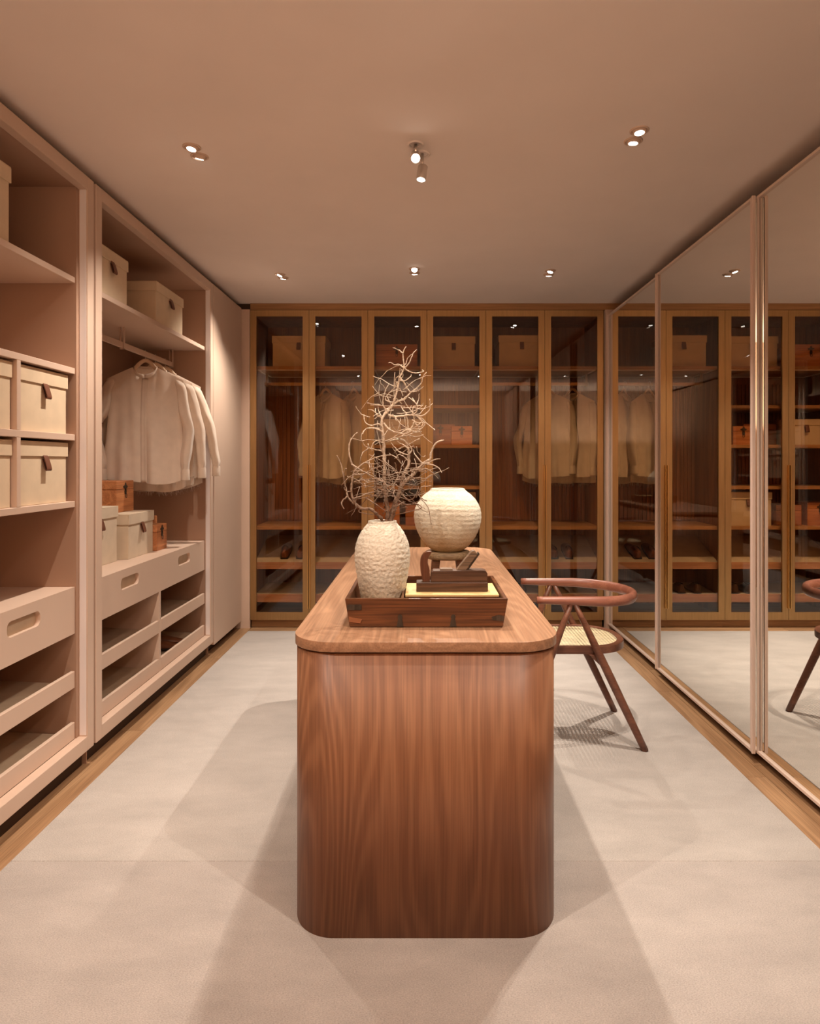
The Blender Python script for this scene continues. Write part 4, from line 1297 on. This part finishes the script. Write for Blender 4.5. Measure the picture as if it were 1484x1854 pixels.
# ================================================================== BRANCHES
BRANCH = {
 'A': [
   (0.0,0.0085,0.0018,[(0.0132,-0.0127),(0.0187,0.0307),(0.0078,0.1175),(0.0067,0.208),(0.0042,0.2694),(-0.0012,0.3237),(-0.0005,0.3562),(0.0241,0.387),(0.0386,0.4105),(0.0458,0.4358),(0.053,0.4611),(0.0603,0.4973),(0.0747,0.5298),(0.0711,0.5805),(0.082,0.6051)]) ,
   (0.03,0.004,0.0014,[(-0.0005,0.3562),(0.0096,0.3779),(0.0313,0.3996),(0.053,0.4159),(0.0747,0.4268),(0.0892,0.4394),(0.1,0.4503),(0.1181,0.4647),(0.1362,0.4864),(0.1405,0.5045),(0.1525,0.5208)]) ,
   (-0.02,0.003,0.0012,[(0.0603,0.4973),(0.0747,0.4792),(0.0892,0.4557),(0.0982,0.4467),(0.1217,0.4485),(0.1416,0.4611)]) ,
   (0.01,0.003,0.0012,[(0.0241,0.387),(0.006,0.3924),(0.0024,0.4213),(0.0125,0.4539),(0.0234,0.4738)]) ,
   (0.02,0.0025,0.0012,[(0.0386,0.4105),(0.0096,0.4213),(0.0205,0.443),(0.0349,0.4539),(0.053,0.4792)]) ,
   (-0.03,0.003,0.0012,[(-0.0012,0.3237),(-0.0121,0.3345),(-0.0338,0.3291),(-0.0519,0.3345),(-0.0609,0.349),(-0.0634,0.3664)]) ,
   (-0.04,0.003,0.0011,[(-0.0012,0.3092),(-0.0157,0.3165),(-0.0338,0.3201),(-0.0519,0.3183),(-0.0591,0.3092),(-0.0634,0.2966)]) ,
   (0.03,0.0025,0.0011,[(-0.0085,0.3201),(-0.0338,0.3237),(-0.0555,0.3208),(-0.0699,0.311),(-0.0754,0.2966),(-0.0743,0.2803)]) ,
   (0.0,0.0022,0.0011,[(-0.0012,0.3562),(-0.0193,0.3707),(-0.0338,0.3823),(-0.05,0.3852)]) ,
   (0.03,0.0022,0.0011,[(-0.0048,0.3635),(-0.0139,0.3816),(-0.0175,0.3989)]) ,
   (-0.02,0.0022,0.0011,[(-0.0121,0.3599),(-0.0211,0.3707),(-0.0247,0.3906)]) ,
   (0.01,0.0022,0.0011,[(-0.0085,0.3671),(-0.0193,0.3617),(-0.0294,0.3533)]) ,
   (-0.01,0.0022,0.001,[(0.0711,0.5805),(0.0603,0.5906),(0.053,0.5949),(0.0367,0.5985)]) ,
   (0.02,0.0024,0.001,[(0.0747,0.5298),(0.0584,0.5436),(0.0422,0.5421),(0.0313,0.5479),(0.0223,0.5472)]) ,
   (-0.02,0.0026,0.001,[(0.0747,0.5262),(0.0928,0.5443),(0.1018,0.566),(0.1073,0.5805),(0.1188,0.5949)]) ,
   (0.02,0.0024,0.001,[(0.0783,0.528),(0.0928,0.519),(0.1109,0.5136),(0.129,0.5165),(0.1427,0.5226),(0.1384,0.5291)]) ,
   (0.03,0.002,0.001,[(0.0711,0.5371),(0.082,0.5515),(0.0874,0.5696),(0.1008,0.5787)]) ,
   (0.03,0.0022,0.001,[(0.0584,0.49),(0.0711,0.5045),(0.0657,0.5262)]) ,
   (-0.02,0.0022,0.001,[(0.0603,0.4864),(0.0783,0.4846),(0.0964,0.4973),(0.1008,0.5081)]) ,
   (0.0,0.0022,0.001,[(0.053,0.4683),(0.0458,0.49),(0.0603,0.5045),(0.0621,0.528)]) ,
   (-0.01,0.0022,0.001,[(0.053,0.4611),(0.0639,0.4539),(0.0711,0.4322)]) ,
   (0.03,0.002,0.001,[(0.0458,0.4358),(0.0386,0.443),(0.0429,0.5154)]) ,
   (-0.03,0.0024,0.0011,[(0.0042,0.2694),(-0.0193,0.2767),(-0.0338,0.2586),(-0.032,0.2405)]) ,
   (0.02,0.0024,0.0011,[(0.0067,0.2405),(-0.0193,0.2459),(-0.0482,0.2532),(-0.0634,0.2622),(-0.0699,0.2767)]) ,
   (0.03,0.0022,0.0011,[(-0.0482,0.2532),(-0.0681,0.2369),(-0.0754,0.2188),(-0.0808,0.1935)]) ,
   (0.0,0.002,0.0011,[(-0.0464,0.2532),(-0.0482,0.2622),(-0.0511,0.2676)]) ,
 ],
 'B': [
   (-0.02,0.007,0.0018,[(0.0024,-0.009),(-0.0193,0.0235),(-0.041,0.0409),(-0.0736,0.0445),(-0.0953,0.0669),(-0.1061,0.1031),(-0.1007,0.1573),(-0.0916,0.1808),(-0.1043,0.1971),(-0.1126,0.2297),(-0.1133,0.2622),(-0.1025,0.2875),(-0.0862,0.3056)]) ,
   (-0.03,0.0035,0.0013,[(-0.0971,0.0597),(-0.117,0.0814),(-0.126,0.1139),(-0.135,0.1609),(-0.1423,0.1971),(-0.1549,0.226)]) ,
   (-0.03,0.0028,0.0018,[(-0.1206,0.085),(-0.1368,0.0687),(-0.1358,0.0579),(-0.1271,0.0434)]) ,
   (-0.01,0.003,0.0012,[(-0.0934,0.1772),(-0.0591,0.2025),(-0.0157,0.2217),(0.0313,0.2278),(0.053,0.217)]) ,
   (-0.05,0.003,0.0012,[(-0.1043,0.196),(-0.0699,0.1754),(-0.0265,0.1537),(0.0096,0.1385)]) ,
   (-0.05,0.003,0.0012,[(-0.0953,0.1602),(-0.0591,0.1638),(-0.0338,0.1808),(-0.0085,0.1881)]) ,
   (-0.06,0.003,0.0012,[(-0.0971,0.1356),(-0.0519,0.1439),(-0.0157,0.1472),(0.0241,0.1501)]) ,
   (-0.05,0.003,0.0012,[(-0.0989,0.077),(-0.0699,0.0879),(-0.0338,0.0995),(-0.0048,0.1031)]) ,
   (-0.06,0.0022,0.0011,[(-0.1242,0.1139),(-0.1278,0.1465),(-0.1224,0.1754),(-0.1151,0.1826)]) ,
   (-0.03,0.0022,0.0011,[(-0.1061,0.1031),(-0.1206,0.1031),(-0.1278,0.1175)]) ,
   (-0.03,0.002,0.0011,[(-0.0736,0.0445),(-0.079,0.0307),(-0.0779,0.0199)]) ,
   (-0.05,0.0022,0.0011,[(-0.041,0.1971),(-0.0265,0.1573),(-0.0222,0.1085)]) ,
   (-0.04,0.0022,0.0011,[(-0.0555,0.0796),(-0.0193,0.0597),(0.0132,0.0372)]) ,
   (-0.03,0.0022,0.0011,[(-0.0591,0.2025),(-0.0338,0.1971),(-0.0048,0.2014)]) ,
   (-0.05,0.002,0.0011,[(-0.0772,0.1429),(-0.0627,0.1609),(-0.0338,0.1682)]) ,
 ],
 'C': [
   (0.0,0.0095,0.002,[(0.0277,-0.0127),(0.0386,0.0307),(0.053,0.0814),(0.0675,0.1212),(0.0892,0.1447),(0.1109,0.1646),(0.1398,0.1971),(0.1651,0.2134),(0.1688,0.2351),(0.1832,0.2658),(0.2013,0.2767),(0.214,0.2785)]) ,
   (-0.03,0.003,0.0012,[(0.1398,0.1953),(0.1615,0.2025),(0.1796,0.2116),(0.1995,0.2152)]) ,
   (-0.04,0.003,0.0012,[(0.1434,0.2),(0.1688,0.1953),(0.1905,0.1863),(0.1995,0.1772),(0.2035,0.1674)]) ,
   (-0.02,0.003,0.0012,[(0.1254,0.1772),(0.1543,0.1797),(0.176,0.1646),(0.1941,0.1457)]) ,
   (0.0,0.003,0.0012,[(0.1398,0.1971),(0.1217,0.2188),(0.1109,0.2333),(0.1073,0.2477)]) ,
   (-0.04,0.0028,0.0012,[(0.0566,0.0705),(0.082,0.0568),(0.1109,0.0626),(0.1398,0.0814)]) ,
   (-0.03,0.0025,0.0011,[(0.1181,0.0814),(0.1362,0.1175),(0.1525,0.1193),(0.1695,0.1219)]) ,
   (-0.05,0.0025,0.0011,[(0.0675,0.0922),(0.0964,0.0734),(0.1181,0.0958),(0.1261,0.1212)]) ,
   (-0.02,0.0025,0.0011,[(0.0964,0.1501),(0.1254,0.1494),(0.1471,0.1472),(0.1716,0.1591),(0.1695,0.132)]) ,
   (0.0,0.0022,0.0011,[(0.1109,0.1646),(0.1181,0.1863),(0.1109,0.2152)]) ,
   (-0.05,0.0022,0.0011,[(0.0386,0.0307),(0.0603,0.0597),(0.0711,0.0524)]) ,
   (-0.03,0.0022,0.0011,[(0.1109,0.0615),(0.1326,0.0452),(0.1308,0.0163)]) ,
   (-0.02,0.0022,0.0011,[(0.1326,0.0814),(0.1434,0.0741),(0.1536,0.0687)]) ,
 ],
 'D': [
   (0.03,0.008,0.003,[(0.0223,-0.009),(0.0386,0.0524),(0.0639,0.1175),(0.0711,0.1573),(0.0899,0.1935),(0.091,0.226),(0.0892,0.2477),(0.0801,0.2731),(0.0566,0.2839),(0.0132,0.2749)]) ,
   (0.03,0.004,0.0014,[(0.0566,0.2839),(0.0747,0.2984),(0.0964,0.3165),(0.1109,0.3454),(0.1055,0.3743),(0.1073,0.396),(0.1254,0.3978)]) ,
   (0.0,0.0032,0.0012,[(0.0132,0.2767),(0.0386,0.2857),(0.082,0.2948),(0.1109,0.3056),(0.1362,0.3099)]) ,
   (-0.02,0.0035,0.0012,[(0.006,0.3382),(0.0241,0.3165),(0.053,0.3049),(0.0856,0.302),(0.1109,0.3201),(0.1362,0.3418),(0.1217,0.3599)]) ,
   (-0.03,0.0042,0.0014,[(0.0205,0.3664),(0.053,0.3609),(0.0892,0.3664),(0.1109,0.3653),(0.1362,0.3635),(0.1561,0.3743),(0.1651,0.3924),(0.1633,0.4195)]) ,
   (-0.02,0.003,0.0012,[(0.1145,0.3653),(0.1362,0.3544),(0.1579,0.3345),(0.1778,0.3183),(0.1803,0.3136)]) ,
   (0.02,0.003,0.0012,[(0.0856,0.302),(0.0892,0.3273),(0.082,0.3707),(0.0711,0.3852),(0.0639,0.3996)]) ,
   (0.0,0.003,0.0012,[(0.0386,0.2875),(0.0603,0.302),(0.0892,0.3165),(0.1181,0.3092),(0.1471,0.3345),(0.129,0.3526),(0.1109,0.3707),(0.0964,0.3852),(0.1,0.3996)]) ,
   (0.0,0.0024,0.0012,[(0.1109,0.3707),(0.1217,0.3852),(0.1181,0.4033),(0.1037,0.4177),(0.091,0.4286)]) ,
   (0.02,0.0022,0.0011,[(0.1181,0.4014),(0.1254,0.4231),(0.1272,0.4448)]) ,
   (-0.02,0.0022,0.0011,[(0.1188,0.3996),(0.1362,0.4004),(0.1416,0.4069)]) ,
   (0.0,0.0022,0.0011,[(0.1163,0.4069),(0.1091,0.4177),(0.1037,0.4286)]) ,
   (-0.03,0.0024,0.0012,[(0.1037,0.349),(0.1217,0.3382),(0.1398,0.3382),(0.1326,0.3237),(0.1145,0.3345)]) ,
   (-0.03,0.0022,0.0011,[(0.053,0.3056),(0.0386,0.3237),(0.0349,0.3382)]) ,
   (-0.03,0.0022,0.0011,[(0.053,0.3092),(0.0603,0.3345),(0.0632,0.3562)]) ,
   (-0.03,0.0022,0.0011,[(0.053,0.3609),(0.0458,0.3562),(0.0501,0.3436)]) ,
   (0.0,0.003,0.0012,[(0.091,0.2477),(0.0747,0.2622),(0.0603,0.2694),(0.0494,0.2785)]) ,
   (0.02,0.003,0.0012,[(0.091,0.2297),(0.1018,0.2477),(0.0892,0.2694),(0.082,0.2911)]) ,
   (-0.02,0.0025,0.0012,[(0.091,0.226),(0.0711,0.2333),(0.053,0.2441),(0.0386,0.2586),(0.0295,0.2712)]) ,
   (-0.03,0.0025,0.0012,[(0.0899,0.208),(0.0747,0.2224),(0.0566,0.2297),(0.0422,0.2152)]) ,
 ],
}

random.seed(12)
bl = {'A': 'tallest dry branch in the clay vase, its bare twigs reaching the top',
      'B': 'dry branch in the clay vase sweeping out in an arc to the left',
      'C': 'dry branch in the clay vase reaching out to the right over the round vase',
      'D': 'curling dry branch in the clay vase whose pale twigs loop in the middle'}
VM = Vector((VX, VY, VZ + 0.3125))
for kk, L in BRANCH.items():
    r = thing('dry_branch', bl[kk], 'branch', tuple(VM), 0, 'dry branches in the clay vase')
    for i, (dy, r0, r1, pts) in enumerate(L):
        wob = random.uniform(0, 6)
        n = len(pts)
        amp = 0.0 if i == 0 else 0.03
        P3 = []
        for j, (x, z) in enumerate(pts):
            t = j / (n - 1)
            y = dy * (0.4 + 0.6 * t) + amp * math.sin(wob + 2.4 * t) * t
            if z < 0.02:
                y *= 0.2
                x = max(-0.03, min(0.03, x))
            P3.append((x, y, z))
        if i == 0:
            P3 = [(P3[0][0] * 0.4, 0, -0.10)] + P3
        pp = spline(P3, 5)
        rad = []
        for j in range(len(pp)):
            t = j / (len(pp) - 1)
            q = r0 + (r1 - r0) * t ** 0.8
            q *= 1 + 0.16 * math.sin(j * 2.1 + wob) + random.uniform(-0.08, 0.12)
            rad.append(q)
        pp = [(p[0] + random.uniform(-1, 1) * 0.0009, p[1] + random.uniform(-1, 1) * 0.0009, p[2] + random.uniform(-1, 1) * 0.0009) for p in pp]
        o = MB().tube(pp, rad, 7).build('branch_stem' if i == 0 else 'twig', 'bark', r)
    if kk in ('A', 'B', 'C', 'D'):
        # fine twig thicket
        tm = MB()
        cx, cz, wx, wz, cnt = {'A': (0.06, 0.40, 0.075, 0.13, 30), 'B': (-0.01, 0.115, 0.085, 0.07, 26), 'C': (0.055, 0.11, 0.08, 0.075, 34), 'D': (0.035, 0.155, 0.09, 0.08, 34)}[kk]
        for _ in range(cnt):
            p = Vector((cx + random.gauss(0, wx * 0.5), random.gauss(0, 0.04), cz + random.gauss(0, wz * 0.5)))
            d = Vector((random.gauss(0, 1), random.gauss(0, 0.8), random.gauss(0.1, 0.6))).normalized()
            pts = []
            ln = random.uniform(0.06, 0.14)
            bend_v = Vector((random.gauss(0, 1), random.gauss(0, 1), random.gauss(0, 1))) * 0.35
            for s in range(7):
                pts.append(tuple(p))
                p = p + d * ln / 6
                d = (d + bend_v / 6 + Vector((random.gauss(0, 0.2), random.gauss(0, 0.2), random.gauss(0, 0.2)))).normalized()
            tm.tube(pts, [random.uniform(0.0011, 0.0020) * (1 - 0.5 * s / 6) for s in range(7)], 5)
        o = tm.build('twig_thicket', 'bark', r)
        o['kind'] = 'stuff'

# ================================================================== CHAIR
CHX = 0.83
ch = thing('cane_armchair', 'low walnut armchair with bent arm rail and cane seat beside the island', 'chair', (CHX, 3.475, 0.002))
def cpart(mb, name, mat, parent=None, **kw):
    return mb.shift((-CHX, -3.475, -0.002)).build(name, mat, parent or ch, **kw)
yn, yf = 3.219, 3.731
yc, rc = (yn + yf) / 2, (yf - yn) / 2
xs = 0.842
path, rad = [], []
for i in range(10):
    t = i / 9
    path.append((0.560 + (xs - 0.560) * t, yn, 0.733 - 0.006 * t))
    rad.append((0.0165 + 0.003 * t, 0.0175 + 0.007 * t))
for i in range(1, 28):
    a = -PI / 2 + PI * i / 28
    path.append((xs + rc * math.cos(a), yc + rc * math.sin(a), 0.727 - 0.008 * math.cos(a)))
    rad.append((0.0195, 0.0245 + 0.003 * math.cos(a)))
for i in range(10):
    t = 1 - i / 9
    path.append((0.560 + (xs - 0.560) * t, yf, 0.733 - 0.006 * t))
    rad.append((0.0165 + 0.003 * t, 0.0175 + 0.007 * t))
cpart(MB().tube(path, rad, 16), 'arm_rail', 'chairarm')
for yy in (yn, yf):
    for xt, xb in ((0.728, 0.452), (0.742, 1.085)):
        P = [(xt + (xb - xt) * t, yy, 0.722 * (1 - t) + 0.002 * t) for t in (0, 0.12, 0.3, 0.5, 0.7, 0.88, 1.0)]
        cpart(MB().tube(P, [0.012, 0.0150, 0.0185, 0.0205, 0.0195, 0.0180, 0.0170], 14), 'leg', 'chair')
def dshape(x0, x1, y0, y1, rf, rb, n=14):
    out = []
    for cx, cy, r, a0 in ((x1 - rb, y1 - rb, rb, 0), (x0 + rf, y1 - rf, rf, PI / 2), (x0 + rf, y0 + rf, rf, PI), (x1 - rb, y0 + rb, rb, 1.5 * PI)):
        for k in range(n + 1):
            a = a0 + PI / 2 * k / n
            out.append((cx + r * math.cos(a), cy + r * math.sin(a)))
    return out
so = dshape(0.575, 1.040, 3.243, 3.707, 0.07, 0.20)
si = dshape(0.605, 1.008, 3.275, 3.675, 0.045, 0.172)
cpart(MB().prism(so, 'z', 0.464, 0.498, [si]), 'seat_frame', 'chair', bev=0.004, seg=2)
# woven cane: real strands in two directions, clipped to the opening
def chord(poly, c, axis):
    hits = []
    n = len(poly)
    for i in range(n):
        p, q = poly[i], poly[(i + 1) % n]
        if (p[axis] - c) * (q[axis] - c) < 0:
            t = (c - p[axis]) / (q[axis] - p[axis])
            hits.append(p[1 - axis] + t * (q[1 - axis] - p[1 - axis]))
    return (min(hits), max(hits)) if len(hits) >= 2 else None
cm = MB()
step, hw, hw2 = 0.0172, 0.0050, 0.0036
x = 0.612
i = 0
while x < 1.006:
    c = chord(si, x, 0)
    if c:
        cm.box(x - hw, x + hw, c[0] - 0.004, c[1] + 0.004, 0.4915, 0.4927)
    x += step
y = 3.282
while y < 3.672:
    c = chord(si, y, 1)
    if c:
        cm.box(c[0] - 0.004, c[1] + 0.004, y - hw2, y + hw2, 0.4927, 0.4939)
    y += step
o = cpart(cm, 'cane_weave', 'cane')
o['kind'] = 'stuff'
for yy, s in ((3.243, 1), (3.707, -1)):
    cpart(MB().prism([(0.815, 0.4638), (0.875, 0.4638), (0.905, 0.395), (0.888, 0.395)], 'y', yy - 0.012 * s, yy + 0.012 * s), 'seat_bracket', 'chair', bev=0.003, seg=1)
